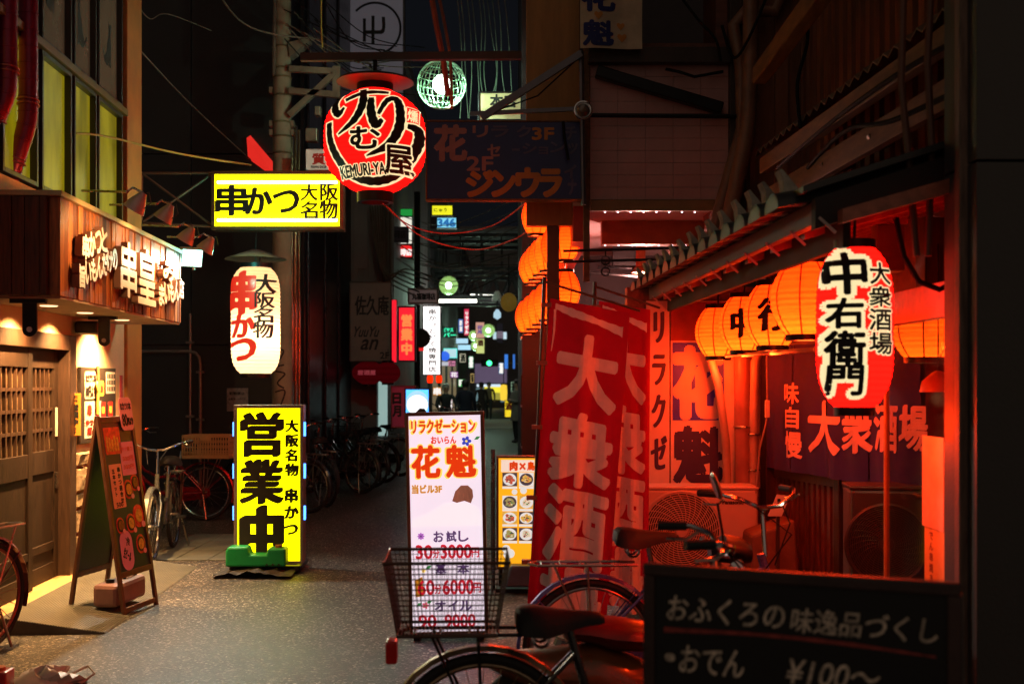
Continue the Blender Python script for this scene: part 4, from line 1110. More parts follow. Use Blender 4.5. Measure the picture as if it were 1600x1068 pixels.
    def wire_basket(bx, z0, l0, l1, w0, w1, h, nm, st=False, n=9, mat=BASK, mesh=False):
        m = MB(); rr = .0014 if mesh else .003
        lv = 14 if mesh else 6
        def cor(q): l = l0+(l1-l0)*q; ww = w0+(w1-w0)*q; z = z0+h*q; return [(bx-l/2,-ww/2,z),(bx+l/2,-ww/2,z),(bx+l/2,ww/2,z),(bx-l/2,ww/2,z)]
        for i in range(lv+1):
            c = cor(i/lv); m.tube(c, .006 if i in (0,lv) else rr, 5, True)
        b, tp = cor(0), cor(1)
        for e in range(4):
            for i in range(n):
                q = i/n; m.bar(Vector(b[e]).lerp(Vector(b[(e+1)%4]), q), Vector(tp[e]).lerp(Vector(tp[(e+1)%4]), q), rr*1.6)
        for i in range(1, n): m.bar(Vector(b[0]).lerp(Vector(b[1]), i/n), Vector(b[3]).lerp(Vector(b[2]), i/n), rr*1.6)
        if st: m.v = [stv(v) for v in m.v]
        return m.build(nm, mat, t)
    if basket: wire_basket(WB+.07, .66, .22, .28, .28, .36, .24, 'basket', True, 8, basket)
    if rear_basket:
        b = wire_basket(-.125, .745, .34, .425, .25, .35, .255, 'rear_basket', False, 26, BASK, True)
    return t
bicycle('nearest bicycle in front of the light box, black saddle and wire rear basket', (-.10, 4.15, 0), radians(2), bike_paint('black', (.03,.028,.028)), rear_basket=True, seat_drop=.085, rims=M('rim_bronze', (.4,.3,.2), .3, metal=.9), seg=56, spokes=28, light=True, fend=M('fender_bronze', (.22,.15,.09), .3, metal=.8))
bicycle('blue violet bicycle in front of the air conditioner, handlebar turned aside', (.38, 5.72, 0), radians(1), bike_paint('violet', (.13,.12,.42)), steer=radians(-58), seg=48, spokes=24, fend=bike_paint('violet', (.13,.12,.42)))
bicycle('red bicycle parked under the black wall, carrying a crate', (-3.62, 13.95, 0), radians(176), bike_paint('red', (.4,.012,.02)), seg=40)
bicycle('silver bicycle seen end on beside the chalk easel', (-3.32, 11.62, 0), radians(-84), bike_paint('silver', (.10,.11,.10)), seg=36, basket=None)
bicycle('maroon bicycle cut by the frame edge before the lattice doors', (-3.16, 7.12, 0), radians(-106), bike_paint('maroon', (.16,.02,.04)), seg=44, rims=M('rim_maroon', (.3,.1,.1), .35, metal=.7))
proto = bicycle('dark bicycle first in the row, half behind the yellow sign', (-2.52, 14.7, 0), radians(150), bike_paint('graphite', (.04,.04,.045)), 'bicycles parked in a row along the dark wall', seg=32, spokes=14, basket=BLKMET)
for i, (x, y, a, lb_) in enumerate(((-2.42,15.4,125,'dark bicycle second in the row, turned more end on'), (-2.2,17.3,148,'dark bicycle in the middle of the row with a full round wheel'), (-2.16,18.3,146,'dark bicycle fourth in the row, wheel overlapped by the middle one'),
        (-2.08,19.2,144,'dark bicycle fifth in the row with a pale rim catching light'), (-1.95,20.6,150,'dark bicycle at the far end of the row beside the red cabinet'))):
    b = copy_tree(proto); b.location = (x, y, 0); b.rotation_euler = (0, 0, radians(a)); b['label'] = lb_
cr = thing('plastic_crate', 'tan plastic crate with open grid sides riding on the red bicycle', 'crate', (-3.55, 13.95, .74), radians(-4))
m = MB(); W2, D2, HH = .275, .19, .28
for z in (0,.06,.12,.18,.24): 
    for y in (-D2, D2): m.box(-W2, y-.006, z, W2, y+.006, z+(.03 if z in (0,.24) else .012))
    for x in (-W2, W2): m.box(x-.006, -D2+.007, z, x+.006, D2-.007, z+(.03 if z in (0,.24) else .012))
for i in range(19):
    x = -W2+2*W2*i/18
    for y in (-D2, D2): m.box(x-.006, y-.0045, .001, x+.006, y+.0045, .268)
for i in range(13):
    y = -D2+2*D2*i/12
    for x in (-W2, W2): m.box(x-.0045, y-.006, .001, x+.0045, y+.006, .268)
m.box(-W2,-D2,-.006,W2,D2,-.001)
m.build('grid_walls', M('crate_tan', (.5,.3,.12), .5, var=.2), cr)
for y in (-D2-.012,): MB().box(-.06, y-.004, .2, .06, y+.003, .24).build('handle', M('crate_tan', (.5,.3,.12)), cr)

# ---------------------------------------------------------------- scooter behind the near bicycle
sc = thing('moped', 'moped with a red padded seat and orange cowl behind the nearest bicycle', 'moped', (.0, 4.9, 0), radians(1))
OC = M('moped_orange', (.28,.09,.03), .3, coat=.5, bump=0)
def loft(m, secs, n=14):
    vs = []
    for x, zc, hw, hh in secs:
        for j in range(n):
            a = 2*pi*j/n; vs.append((x, hw*cos(a)*(1-.12*abs(sin(a))), zc+hh*sin(a)))
    k = len(secs)
    m.add(vs, [(i*n+j,(i+1)*n+j,(i+1)*n+(j+1)%n,i*n+(j+1)%n) for i in range(k-1) for j in range(n)]+[tuple(range(n-1,-1,-1)), tuple((k-1)*n+j for j in range(n))]); return m
loft(MB(), [(-.1,.46,.05,.03),(.0,.44,.10,.06),(.14,.42,.13,.09),(.35,.40,.15,.14),(.55,.34,.12,.12),(.62,.3,.08,.06)]).build('rear_cowl', OC, sc, smooth=True)
loft(MB(), [(.20,.59,.06,.02),(.24,.59,.11,.045),(.32,.588,.13,.055),(.42,.57,.14,.07),(.58,.555,.12,.06),(.66,.545,.07,.025)]).build('seat', M('seat_red_vinyl', (.15,.008,.008), .35, coat=.3, bump=.05), sc, smooth=True)
MB().box(.5,-.13,.2,.86,.13,.26).build('footboard', BLKMET, sc, bevel=.02)
loft(MB(), [(.80,.55,.16,.28),(.86,.56,.17,.3),(.92,.6,.13,.24),(.95,.6,.05,.1)]).build('leg_shield', OC, sc, smooth=True)
for x in (.08, 1.0):
    wh = MB().lathe([(.1,-.03),(.13,-.035),(.13,.035),(.1,.03)], 24, (x,0,.22), Matrix.Rotation(pi/2,4,'X')).build('wheel', STEEL, sc, smooth=True)
    MB().ring((x,0,.22), .175, .045, (0,1,0), 28, 10).build('tyre', RUBBER, wh, smooth=True)
m = MB(); m.tube([(.88,0,.7),(.84,0,.88)], .025, 8); m.tube([(.74,-.2,.885),(.84,-.06,.89),(.88,.06,.89),(.86,.3,.9)], .014, 8); h = m.build('handlebar', STEEL, sc, smooth=True)
for a, b in (((.72,-.3,.885),(.76,-.18,.885)), ((.86,.3,.9),(.87,.42,.9))): MB().tube([a,b], .02, 8).build('grip', RUBBER, h)
loft(MB(), [(.82,.9,.05,.03),(.88,.92,.1,.06),(.95,.91,.09,.055),(.99,.9,.05,.04)]).build('headlamp_housing', BLKMET, sc, smooth=True)
MB().tube([(.86,-.1,.91),(.85,-.12,1.0),(.83,-.12,1.12)], .006, 6).build('mirror_stem', BLKMET, sc)
MB().lathe([(0,-.012),(.05,-.01),(.06,0),(.05,.008),(0,.012)], 18, (.825,-.12,1.19), Matrix.Rotation(radians(72),4,'Y')).build('mirror', M('mirror_back', (.25,.2,.14), .3, metal=.6), sc, smooth=True)
MB().tube([(.93,-.16,.82),(.9,-.13,.88)], .03, 10).build('turn_signal', CHROME, sc)

# ---------------------------------------------------------------- blackboard in the foreground
bb = thing('chalkboard_stand', 'large dark chalkboard easel with pale handwriting close to the camera', 'menu board', (.632, 2.65, .0), radians(-24))
bw, bz = .70, 1.18
q, L, w_, b_ = None, 0, 0, 0
fr = frame_mb(bw, .95, .028, -.014, .014, 0, bz-.95)
fr.box(-bw/2,-.012,0,-bw/2+.03,.012,bz-.95).box(bw/2-.03,-.012,0,bw/2,.012,bz-.95)
fr.build('frame', M('worn_black_frame', (.06,.03,.025), .5, var=.5), bb, bevel=.004)
MB().box(-bw/2+.0285,-.006,bz-.92,bw/2-.0285,.006,bz-.0285).build('board', M('chalk_black', (.008,.008,.009), .55, var=.4, scale=4, bump=0), bb)
MB().hexa([(-bw/2,.36,0),(-bw/2+.03,.36,0),(-bw/2+.03,.38,0),(-bw/2,.38,0)], [(-bw/2,.016,bz-.03),(-bw/2+.03,.016,bz-.03),(-bw/2+.03,.04,bz-.03),(-bw/2,.04,bz-.03)]).hexa([(bw/2-.03,.36,0),(bw/2,.36,0),(bw/2,.38,0),(bw/2-.03,.38,0)], [(bw/2-.03,.016,bz-.03),(bw/2,.016,bz-.03),(bw/2,.04,bz-.03),(bw/2-.03,.04,bz-.03)]).build('back_leg', M('grey_leg', (.25,.25,.25), .4, metal=.4), bb)
CHALK = M('chalk_pale', (.8,.68,.55), .9, var=.7, scale=60, bump=0); CHALKR = M('chalk_red', (.4,.07,.06), .9, var=.5, scale=50, bump=0)
tx = [('おふくろの', -.155, bz-.1, .27, .058, {'bold':.018,'shear':.15}), ('味逸品づくし', .15, bz-.105, .31, .055, {'bold':.014,'shear':.15}),
      ('・', -.285, bz-.215, .02, .015, {'bold':.2}), ('おでん', -.185, bz-.215, .15, .062, {'bold':.018,'shear':.15}), ('¥100〜', .085, bz-.22, .2, .055, {'bold':.016,'shear':.25}),
      ('・', -.285, bz-.32, .02, .015, {'bold':.2}), ('枝豆', -.19, bz-.32, .12, .06, {'bold':.018,'shear':.15}), ('¥200〜', .085, bz-.32, .2, .055, {'bold':.016,'shear':.25})]
lettering(tx, CHALK, bb, base=.0085)
ribbon([([(-.30,bz-.152),(-.1,bz-.145),(.1,bz-.148),(.3,bz-.16)], [.012,.008,.009,.004])], CHALKR, bb, lambda x, z, d: (x, -.0085-d, z), 'chalk_line')
# litter at the near left
pbg = thing('plastic_bag', 'crumpled white plastic bag lying on the asphalt beside the red box', 'bag', G(85, 1062)+Vector((0,-.1,0)), .2)
m = MB(); vs = []; fs = []; n = 18; kk = 9
for i in range(kk+1):
    a = pi/2*i/kk
    for j in range(n):
        b = 2*pi*j/n; rr = 1+.22*sin(3*b+i)+.12*sin(7*b+2*i)+RN.uniform(-.07,.07)
        vs.append((.17*rr*cos(a)*cos(b), .11*rr*cos(a)*sin(b), .085*sin(a)*(1+.25*sin(4*b+i))+.002))
m.add(vs, [(i*n+j,i*n+(j+1)%n,(i+1)*n+(j+1)%n,(i+1)*n+j) for i in range(kk) for j in range(n)])
m.build('sack', M('bag_plastic', (.7,.6,.5), .4, var=.2, bump=.3, bscale=30), pbg, smooth=True)
MB().tube([(.12,.02,.05),(.2,.05,.08),(.24,.0,.05),(.18,-.03,.01),(.1,-.02,.03)], .007, 5).build('handle', M('bag_plastic', (.7,.6,.5)), pbg)
rb = thing('red_box', 'small red plastic box at the bottom corner of the frame', 'box', G(0, 1075)+Vector((0,0,0)))
MB().box(-.1,-.06,0,.055,.06,.1).build('body', M('red_box_plastic', (.5,.02,.02), .35, bump=0), rb, bevel=.012)
MB().lathe([(0,.1),(.04,.1),(.038,.115),(0,.12)], 16, (-.01,0,0)).build('knob', M('orange_lens', (.6,.12,.03), .3, bump=0), rb)

# ---------------------------------------------------------------- right: tavern under the tiled eave
EX = lambda y: .98+(8.4-y)*.0381
EZ = 2.2
DKRED = M('dark_red_wood', (.16,.05,.03), .5, var=.5, scale=5, stretch=(5,.8,5), bump=.2)
REDW = M('lacquer_wood', (.4,.12,.07), .45, var=.4, scale=4, stretch=(5,.8,5), bump=.15)
RAWW = M('weathered_wood', (.2,.10,.045), .7, var=.4, scale=5, stretch=(5,1,5), bump=.2)
tav = thing('tavern_building', 'dark timber tavern with slatted door and corrugated upper wall behind the red lanterns', 'building', (1.82, 8.42, 0), atan2(-.976,.218))
def fx(u): Y = 3.701/((u-800)/F+.2234); return (8.42-Y)/.976, Y
def fz(u, v): return H-(v-600)*fx(u)[1]/F
m = MB(); m.box(0,.08,0,3.2,.16,2.75); m.build('wall', DKRED, tav)
m = MB(); m.box(.0,-.06,0,.1,.08,2.5); m.box(1.0,-.02,0,1.07,.08,1.95); m.box(2.0,-.06,0,2.1,.08,2.5)
m.build('post', DWOOD, tav, bevel=.006)
d = MB(); d.box(.1,.0,.08,1.0,.04,.3); d.box(.1,.0,.95,1.0,.04,1.03); d.box(1.07,.0,.08,2.0,.04,.3); d.box(1.07,.0,.95,2.0,.04,1.03)
for a, b in ((.1,1.0),(1.07,2.0)):
    n = 12
    for i in range(n): x = a+(b-a)*(i+.2)/n; d.box(x, .005, .3, x+(b-a)/n*.55, .03, .95)
d.build('slatted_door', M('slat_wood', (.12,.05,.03), .5, var=.5, stretch=(6,6,.8), bump=.2), tav, bevel=.003)
MB().box(0,-.4,0,2.3,.0,.08).build('door_step', CONC, tav, bevel=.01)
MB().box(.1,-.03,1.86,2.0,.03,1.98).build('lintel', DKRED, tav, bevel=.006)
NOR = M('purple_cloth', (.02,.004,.12), .85, var=.25, bump=.2, bscale=90)
nrn = MB()
def nf(x, z, dd): return (x, -.09-dd+.02*sin(9*x)*(1.9-z)+.012*sin(23*x+3*z)*(1.9-z), z)
for a, b in ((.14,.58),(.592,1.05),(1.062,1.52),(1.532,2.1)):
    n1, n2 = 14, 12
    vs = [nf(a+(b-a)*i/n1, 1.02+(1.86-1.02)*j/n2, 0) for i in range(n1+1) for j in range(n2+1)]
    nrn.add(vs, [(i*(n2+1)+j,(i+1)*(n2+1)+j,(i+1)*(n2+1)+j+1,i*(n2+1)+j+1) for i in range(n1) for j in range(n2)])
nr = thing('shop_curtain', 'purple split door curtain with pale red brush characters across the tavern door', 'curtain', tav.location, tav.rotation_euler.z)
nc = nrn.build('cloth', NOR, nr, smooth=True)
MB().tube([(.1,-.09,1.87),(2.15,-.09,1.87)], .013, 8).build('rod', DWOOD, nr)
CURT = M('curtain_print', (.78,.5,.42), .8, bump=0)
def fit_f(t, u0, v0, u1, v1, **o):
    x0, x1 = fx(u0)[0], fx(u1)[0]; um = (u0+u1)/2
    return (t, (x0+x1)/2, (fz(um,v0)+fz(um,v1))/2, x1-x0, abs(fz(um,v0)-fz(um,v1)), o)
lettering([fit_f('味',1247,598,1268,630,bold=.03), fit_f('自',1249,636,1268,668,bold=.03), fit_f('慢',1249,674,1272,714,bold=.03),
           fit_f('大',1283,628,1334,706,bold=.05,brush=1), fit_f('衆',1340,630,1380,706,bold=.04,brush=1), fit_f('酒',1388,632,1428,704,bold=.04,brush=1), fit_f('場',1434,634,1472,702,bold=.04,brush=1)],
          CURT, nc, mapf=lambda x, z, d: nf(x, z, d+.003), base=0, cut=(.05,0,.06))
# corrugated wall above, in world terms turned into the building's frame
inv = (Matrix.Translation(tav.location) @ Matrix.Rotation(tav.rotation_euler.z, 4, 'Z')).inverted()
def W2(o, *pts): return [inv @ Vector(p) for p in pts]
CORR = M('rusty_corrugated', (.26,.10,.05), .6, metal=.25, var=.5, scale=3, stretch=(3,3,.5), bump=.2)
m = MB(); y = 3.9; i = 0
while y < 9.2:
    x0 = 2.3 if i % 2 else 2.265
    m.hexa(W2(0,(x0,y,2.6),(x0+.08,y,2.6),(x0+.08,y+.1,2.6),(x0,y+.1,2.6)), W2(0,(x0,y,8),(x0+.08,y,8),(x0+.08,y+.1,8),(x0,y+.1,8))); y += .1; i += 1
x = 1.75
while x < 2.26:
    y0 = 9.22 if i % 2 else 9.25
    m.hexa(W2(0,(x,y0,2.6),(x+.1,y0,2.6),(x+.1,y0+.08,2.6),(x,y0+.08,2.6)), W2(0,(x,y0,8),(x+.1,y0,8),(x+.1,y0+.08,8),(x,y0+.08,8))); x += .1; i += 1
m.build('upper_wall', CORR, tav)
m = MB(); m.hexa(W2(0,(1.6,9.3,2.6),(2.9,9.3,2.6),(2.9,9.9,2.6),(1.6,9.9,2.6)), W2(0,(1.6,9.3,8.2),(2.9,9.3,8.2),(2.9,9.9,8.2),(1.6,9.9,8.2))); m.build('rear_wall', DKRED, tav)
# tiled eave
ev = thing('tiled_eave', 'curved grey tile eave with pale plaster tips over the lantern row', 'eave', (EX(8.4), 8.4, EZ))
eo = Vector(ev.location)
el = lambda y, dx=0, dz=0: Vector((EX(y)+dx, y, EZ+dz))-eo
Y0, Y1 = 8.45, 4.4
m = MB(); m.hexa([el(Y0),el(Y1),el(Y1,.045),el(Y0,.045)], [el(Y0,0,.085),el(Y1,0,.085),el(Y1,.045,.085),el(Y0,.045,.085)]); m.build('fascia_board', M('fascia_mauve', (.2,.08,.09), .55, var=.3, stretch=(3,.6,3)), ev, bevel=.004)
m = MB(); m.hexa([el(Y0,.045,.03),el(Y1,.045,.03),el(Y1,1.15,.33),el(Y0,.95,.33)], [el(Y0,.045,.05),el(Y1,.045,.05),el(Y1,1.15,.35),el(Y0,.95,.35)]); m.build('soffit', REDW, ev)
TILE = M('roof_tile_grey', (.035,.035,.035), .45, var=.4, scale=8); PLAS = M('tile_plaster', (.42,.38,.31), .85, var=.45, scale=14, bump=.4)
n = 15; sp = (Y0-Y1)/n
tm = MB(); pm = MB()
for i in range(n):
    yc = Y0-sp*(i+.5); R_ = sp*.40
    vs = []; fs = []; k = 9
    for a, (dx, dz, sc) in enumerate(((-.135,.06,1),(.0,.085,1),(.5,.25,.95),(1.0,.42,.95))):
        for j in range(k):
            t = pi*j/(k-1)
            p = el(yc+R_*sc*cos(t), dx, dz+R_*sc*.62*sin(t)); vs.append(p)
        for j in range(k):
            t = pi*(k-1-j)/(k-1)
            p = el(yc+R_*.82*sc*cos(t), dx, dz+R_*.82*sc*.62*sin(t)); vs.append(p)
    q = 2*k
    for a in range(3): fs += [(a*q+j, (a+1)*q+j, (a+1)*q+(j+1) % q, a*q+(j+1) % q) for j in range(q)]
    fs.append(tuple(range(k))); fs.append(tuple(range(q))); tm.add(vs, fs)
    # pan between rolls
    yb = yc-sp/2
    tm.hexa([el(yb+.07,-.07,.10),el(yb-.07,-.07,.10),el(yb-.07,1.0,.44),el(yb+.07,1.0,.44)], [el(yb+.07,-.07,.125),el(yb-.07,-.07,.125),el(yb-.07,1.0,.465),el(yb+.07,1.0,.465)])
    # plaster fang at the tile's mouth, leaning out over the alley
    j0 = RN.uniform(-.006,.006)
    fp = [(-.112,0),(.0,0),(-.012,.035),(-.036,.07),(-.062,.105),(-.098,.15),(-.107,.146),(-.092,.105),(-.088,.06),(-.098,.03)]
    ya, yb2 = yc+.045, yc-.03
    A_ = [el(ya, dx+j0, .085+z*(.92+j0*8)) for dx, z in fp]; B_ = [el(yb2, dx+j0, .085+z*(.92+j0*8)) for dx, z in fp]
    nn = len(fp); pm.add(A_+B_, [tuple(range(nn)), tuple(range(2*nn-1,nn-1,-1))]+[(q_, q_+nn, (q_+1) % nn+nn, (q_+1) % nn) for q_ in range(nn)])
tm.build('roof_tiles', TILE, ev, smooth=True); pm.build('plaster_tips', PLAS, ev)
for i in range(11):
    y = Y0-.2-i*.39
    MB().bar(el(y,-.006,.012), el(y-.015,.05,-.045), .018, .01).build('bracket_hook', M('hook_pale', (.55,.42,.38), .5), ev)
m = MB()
for i in range(9): y = Y0-.3-i*.48; m.hexa([el(y,.05,-.02),el(y-.06,.05,-.02),el(y-.06,1.0,.24),el(y,1.0,.24)], [el(y,.05,.03),el(y-.06,.05,.03),el(y-.06,1.0,.30),el(y,1.0,.30)])
m.build('rafters', REDW, ev)
m = MB(); m.hexa([el(Y1-.05,-.02,-.03),el(Y1,-.02,-.03),el(Y1,1.15,.33),el(Y1-.05,1.15,.33)], [el(Y1-.05,-.02,.085),el(Y1,-.02,.085),el(Y1,1.15,.46),el(Y1-.05,1.15,.46)]); m.build('barge_board', M('black_timber', (.02,.012,.01), .7), ev)
MB().hexa([el(Y0,.13,-.08),el(Y1+.1,.13,-.08),el(Y1+.1,.16,-.08),el(Y0,.16,-.08)], [el(Y0,.13,.04),el(Y1+.1,.13,.04),el(Y1+.1,.16,.04),el(Y0,.16,.04)]).build('inner_board', _m['black_timber'], ev, bevel=.004)
# lantern row
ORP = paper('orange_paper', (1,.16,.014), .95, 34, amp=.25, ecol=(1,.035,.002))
LGRP = 'orange lanterns in a row under the tiled eave'
def hangto(c, zt): return max(.02, zt-c.z-.2)
for i, (u, v, Y, tx, lb_) in enumerate(((1122,519,8.15,None,'plain orange lantern at the far end of the row under the eave'), (1163,506,7.35,'㐂','orange lantern second from the far end, black character at its edge'),
        (1207,493,6.5,'行','orange lantern in the middle of the row with one bold black character'), (1258,467,5.45,None,'orange lantern tucked behind the big red one'))):
    c = P(u, v, Y)
    its = []
    if i == 1: its = [(BLACK, [('中', -.05, .0, .10, .17, {'bold':.05,'brush':1})], .004)]
    if i == 2: its = [(BLACK, [('行', -.035, .0, .13, .17, {'bold':.05,'brush':1})], .004)]
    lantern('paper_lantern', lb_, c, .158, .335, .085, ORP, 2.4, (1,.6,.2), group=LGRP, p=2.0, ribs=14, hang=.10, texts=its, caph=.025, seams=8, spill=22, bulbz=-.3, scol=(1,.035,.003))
rl = thing('lantern_rail', 'thin dark rail running beneath the row of orange lanterns', 'rail', P(1150, 552, 7.6))
a = Vector(rl.location); MB().tube([P(1135,556,7.9)-a, P(1275,546,5.5)-a], .012, 7).build('bar', BLKMET, rl)
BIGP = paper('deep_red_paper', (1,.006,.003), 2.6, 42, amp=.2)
Y = 4.6; c = P(1335, 512, Y); k = Y/F
def pit(t, u0, v0, u1, v1, **o): return (t, ((u0+u1)/2-1335)*k, (512-(v0+v1)/2)*k, (u1-u0)*k, (v1-v0)*k, o)
big = [('中',1281,400,1336,462), ('右',1282,470,1330,514), ('衛',1281,520,1333,572), ('門',1285,572,1331,616)]
sm = [('大',1342,415,1378,448), ('衆',1340,452,1378,482), ('酒',1340,486,1378,518), ('場',1340,522,1380,554)]
bl, mf = lantern('writing_lantern', 'large deep red lantern with cream edged black writing nearest the camera under the eave', c, .147, .62, .075, BIGP, 1.5, (1,.4,.2), p=4.5, ribs=26, hang=.1, caph=.03, spill=22, scol=(1,.035,.003))
for mt, f, ly in ((CREAMINK, .115, .004), (BLACK, .032, .007)):
    lettering([pit(*q, bold=f*(1.55 if mt is CREAMINK else 1.25), brush=0) for q in big]+[pit(*q, bold=f*.85) for q in sm], mt, bl, mapf=mf(ly), base=0, cut=(.02,0,.03))
lantern('paper_lantern', 'plain orange lantern behind the clear screen beside the dark wall', P(1446,512,5.9), .17, .3, .10, ORP, 3, (1,.6,.2), p=2.0, seams=8, hang=.2, caph=.025, bulbz=-.3)

# poster wall at the end of the eave, with pipes and the air conditioner
pw = thing('poster_wall', 'wall of white poster panels with blue and navy characters between the red banner and the tavern', 'wall', (1.35, 8.5, 0))
po = Vector(pw.location)
def pq(u, v): p = P(u, v, 8.5)-po; return p.x, p.z
def pbx(u0, v0, u1, v1, y0, y1, mat, nm, par=None):
    a, b = pq(u0, v1), pq(u1, v0); return MB().box(a[0], y0, a[1], b[0], y1, b[1]).build(nm, mat, par or pw)
MB().box(-.52,.03,0,.47,.2,2.3).build('backing', DKRED, pw)
POST = M('poster_white', (.72,.62,.56), .5, var=.12, bump=0); NAVY = M('navy_print', (.03,.02,.12), .5, bump=0); BLUEP = M('blue_panel_print', (.03,.04,.9), .45, bump=0)
s1_ = pbx(1010,470,1046,762,-.0,.029,POST,'side_panel'); s2_ = pbx(1048,470,1190,762,-.003,.029,POST,'main_panel')
pbx(1048,472,1190,532,-.006,-.0035,M('maroon_print', (.22,.012,.02), .5, bump=0),'dark_band',s2_)
pbx(1051,535,1131,656,-.006,-.0035,BLUEP,'blue_panel',s2_)
def pl(t, u0, v0, u1, v1, **o): a, b = pq(u0,v1), pq(u1,v0); return (t, (a[0]+b[0])/2, (a[1]+b[1])/2, b[0]-a[0], b[1]-a[1], o)
lettering([pl('花',1055,545,1127,650,bold=.06)], POST, s2_, base=.007)
lettering([pl('魁',1055,668,1127,752,bold=.05)], NAVY, s2_, base=.004)
lettering([pl('リラクゼ',1016,478,1043,742,vert=1,bold=.05,brush=1)], NAVY, s1_, base=.002)
PIPE = M('painted_pipe', (.36,.27,.23), .45, var=.3, scale=4)
def pipe_thing(label, pts, r, mat=PIPE, nm='drain_pipe', group=None, clips=()):
    t = thing(nm, label, 'pipe', pts[0], 0, group); a = Vector(pts[0])
    MB().tube([Vector(p)-a for p in pts], r, 12).build('pipe', mat, t, smooth=True)
    if clips:
        m = MB()
        for z in clips: m.ring((Vector(pts[-1]).x-a.x, Vector(pts[-1]).y-a.y, z-a.z), r+.006, .008, (0,0,1), 14, 5)
        m.build('clip', STEEL, t)
    return t
pipe_thing('insulated pipe leaning in front of the blue poster panel', [P(1108,552,8.3),P(1122,600,8.3),P(1134,690,8.3),P(1137,775,8.3)], .030)
pipe_thing('thick straight pipe in the middle beside the posters', [P(1160,550,8.35),P(1161,640,8.35),P(1162,775,8.35)], .062, mat=M('pipe_dark_red', (.25,.12,.1), .45), clips=(1.3,))
pipe_thing('thinner pipe with a bend at the top near the wooden post', [P(1187,545,8.3),P(1180,565,8.3),P(1178,640,8.3),P(1178,775,8.3)], .032, clips=(1.25,1.0))
ht = thing('light_switch', 'pale cord with a switch hanging beside the pipes', 'cord', P(1198, 555, 8.0)); a = Vector(ht.location)
MB().tube([(0,0,0), P(1199,640,8)-a, P(1197,660,8)-a, P(1187,700,8)-a, P(1181,770,8)-a], .006, 6).build('wire', PIPE, ht)
MB().box(-.015+.003,-.02,(P(1199,652,8)-a).z,.018,.01,(P(1199,625,8)-a).z).build('switch', PAPERW, ht, bevel=.005)
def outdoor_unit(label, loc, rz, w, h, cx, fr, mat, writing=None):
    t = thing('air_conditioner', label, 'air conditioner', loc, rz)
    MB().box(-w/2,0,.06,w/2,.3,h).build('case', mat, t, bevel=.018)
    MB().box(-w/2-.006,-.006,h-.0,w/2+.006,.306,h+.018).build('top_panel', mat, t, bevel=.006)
    m = MB(); m.lathe([(fr*1.06,.001),(fr*1.06,.004),(0,.004)], 40, (cx,0,h/2+.02), Matrix.Rotation(pi/2,4,'X')); m.build('fan_shade_disc', BLACK, t)  # flat black disc, the hollow's shade put into its colour
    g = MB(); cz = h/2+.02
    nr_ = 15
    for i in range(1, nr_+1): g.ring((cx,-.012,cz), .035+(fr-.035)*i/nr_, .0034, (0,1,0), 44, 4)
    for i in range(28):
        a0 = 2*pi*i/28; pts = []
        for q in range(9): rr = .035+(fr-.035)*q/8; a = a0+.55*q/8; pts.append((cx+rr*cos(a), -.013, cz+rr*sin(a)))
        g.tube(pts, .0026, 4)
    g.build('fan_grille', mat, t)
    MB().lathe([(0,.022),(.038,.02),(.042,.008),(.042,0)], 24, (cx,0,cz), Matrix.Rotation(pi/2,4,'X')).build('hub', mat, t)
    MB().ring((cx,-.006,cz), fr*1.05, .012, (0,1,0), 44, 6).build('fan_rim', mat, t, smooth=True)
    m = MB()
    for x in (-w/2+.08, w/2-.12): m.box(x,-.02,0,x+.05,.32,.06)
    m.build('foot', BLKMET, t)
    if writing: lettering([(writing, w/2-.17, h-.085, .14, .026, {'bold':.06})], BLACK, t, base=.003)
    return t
ACW = M('ac_cream', (.62,.5,.42), .4, var=.12, scale=2, bump=0)
acs = thing('concrete_block', 'low concrete block holding up the front air conditioner', 'block', (1.24, 8.18, 0)); MB().box(-.36,-.18,0,.36,.18,.29).build('block', CONC, acs, bevel=.01)
outdoor_unit('cream air conditioner fan unit standing below the poster panels', (P(1092,760,8.0).x, 8.0, .29), 0, .80, .6, -.118, .255, ACW, 'Panasonic')
outdoor_unit('brownish air conditioner fan unit seen through the clear screen', (P(1392,760,6.3).x, 6.28, .42), -.12, .42, .62, -.03, .2, M('ac_reflection', (.055,.032,.026), .4, bump=0))  # second fan unit, added to stand for a reflection in the screen
acb = thing('concrete_block', 'concrete block added under the fan unit that stands for a reflection', 'block', (P(1392,760,6.3).x, 6.42, 0)); MB().box(-.2,-.15,0,.2,.17,.42).build('block', CONC, acb, bevel=.01)
nt_ = thing('notice_card', 'tilted small white card on the timber beside the front air conditioner', 'card', P(1214, 806, 7.6), .0)
m = MB(); m.hexa([(-.06,0,0),(.03,0,.0),(.03,.004,.0),(-.06,.004,0)], [(.0,0,.14),(.085,0,.13),(.085,.004,.13),(.0,.004,.14)]); m.build('card', PAPERW, nt_)
lettering([('禁煙', .012, .09, .025, .05, {'vert':1,'bold':.05})], BLACK, nt_)
MB().bar((.01,.02,-.9), (.01,.02,.0), .02).build('stake', DWOOD, nt_)
cb = thing('storage_box', 'brown covered box on the ground between air conditioner and slatted door', 'box', (1.72, 7.85, 0))
m = MB(); m.hexa([(-.2,-.2,0),(.16,-.2,0),(.16,.2,0),(-.2,.2,0)], [(-.16,-.16,.62),(.12,-.16,.72),(.12,.16,.72),(-.16,.16,.62)]); m.build('cover', M('brown_tarp', (.2,.09,.05), .6, var=.4, bump=.4, bscale=20), cb, bevel=.02)

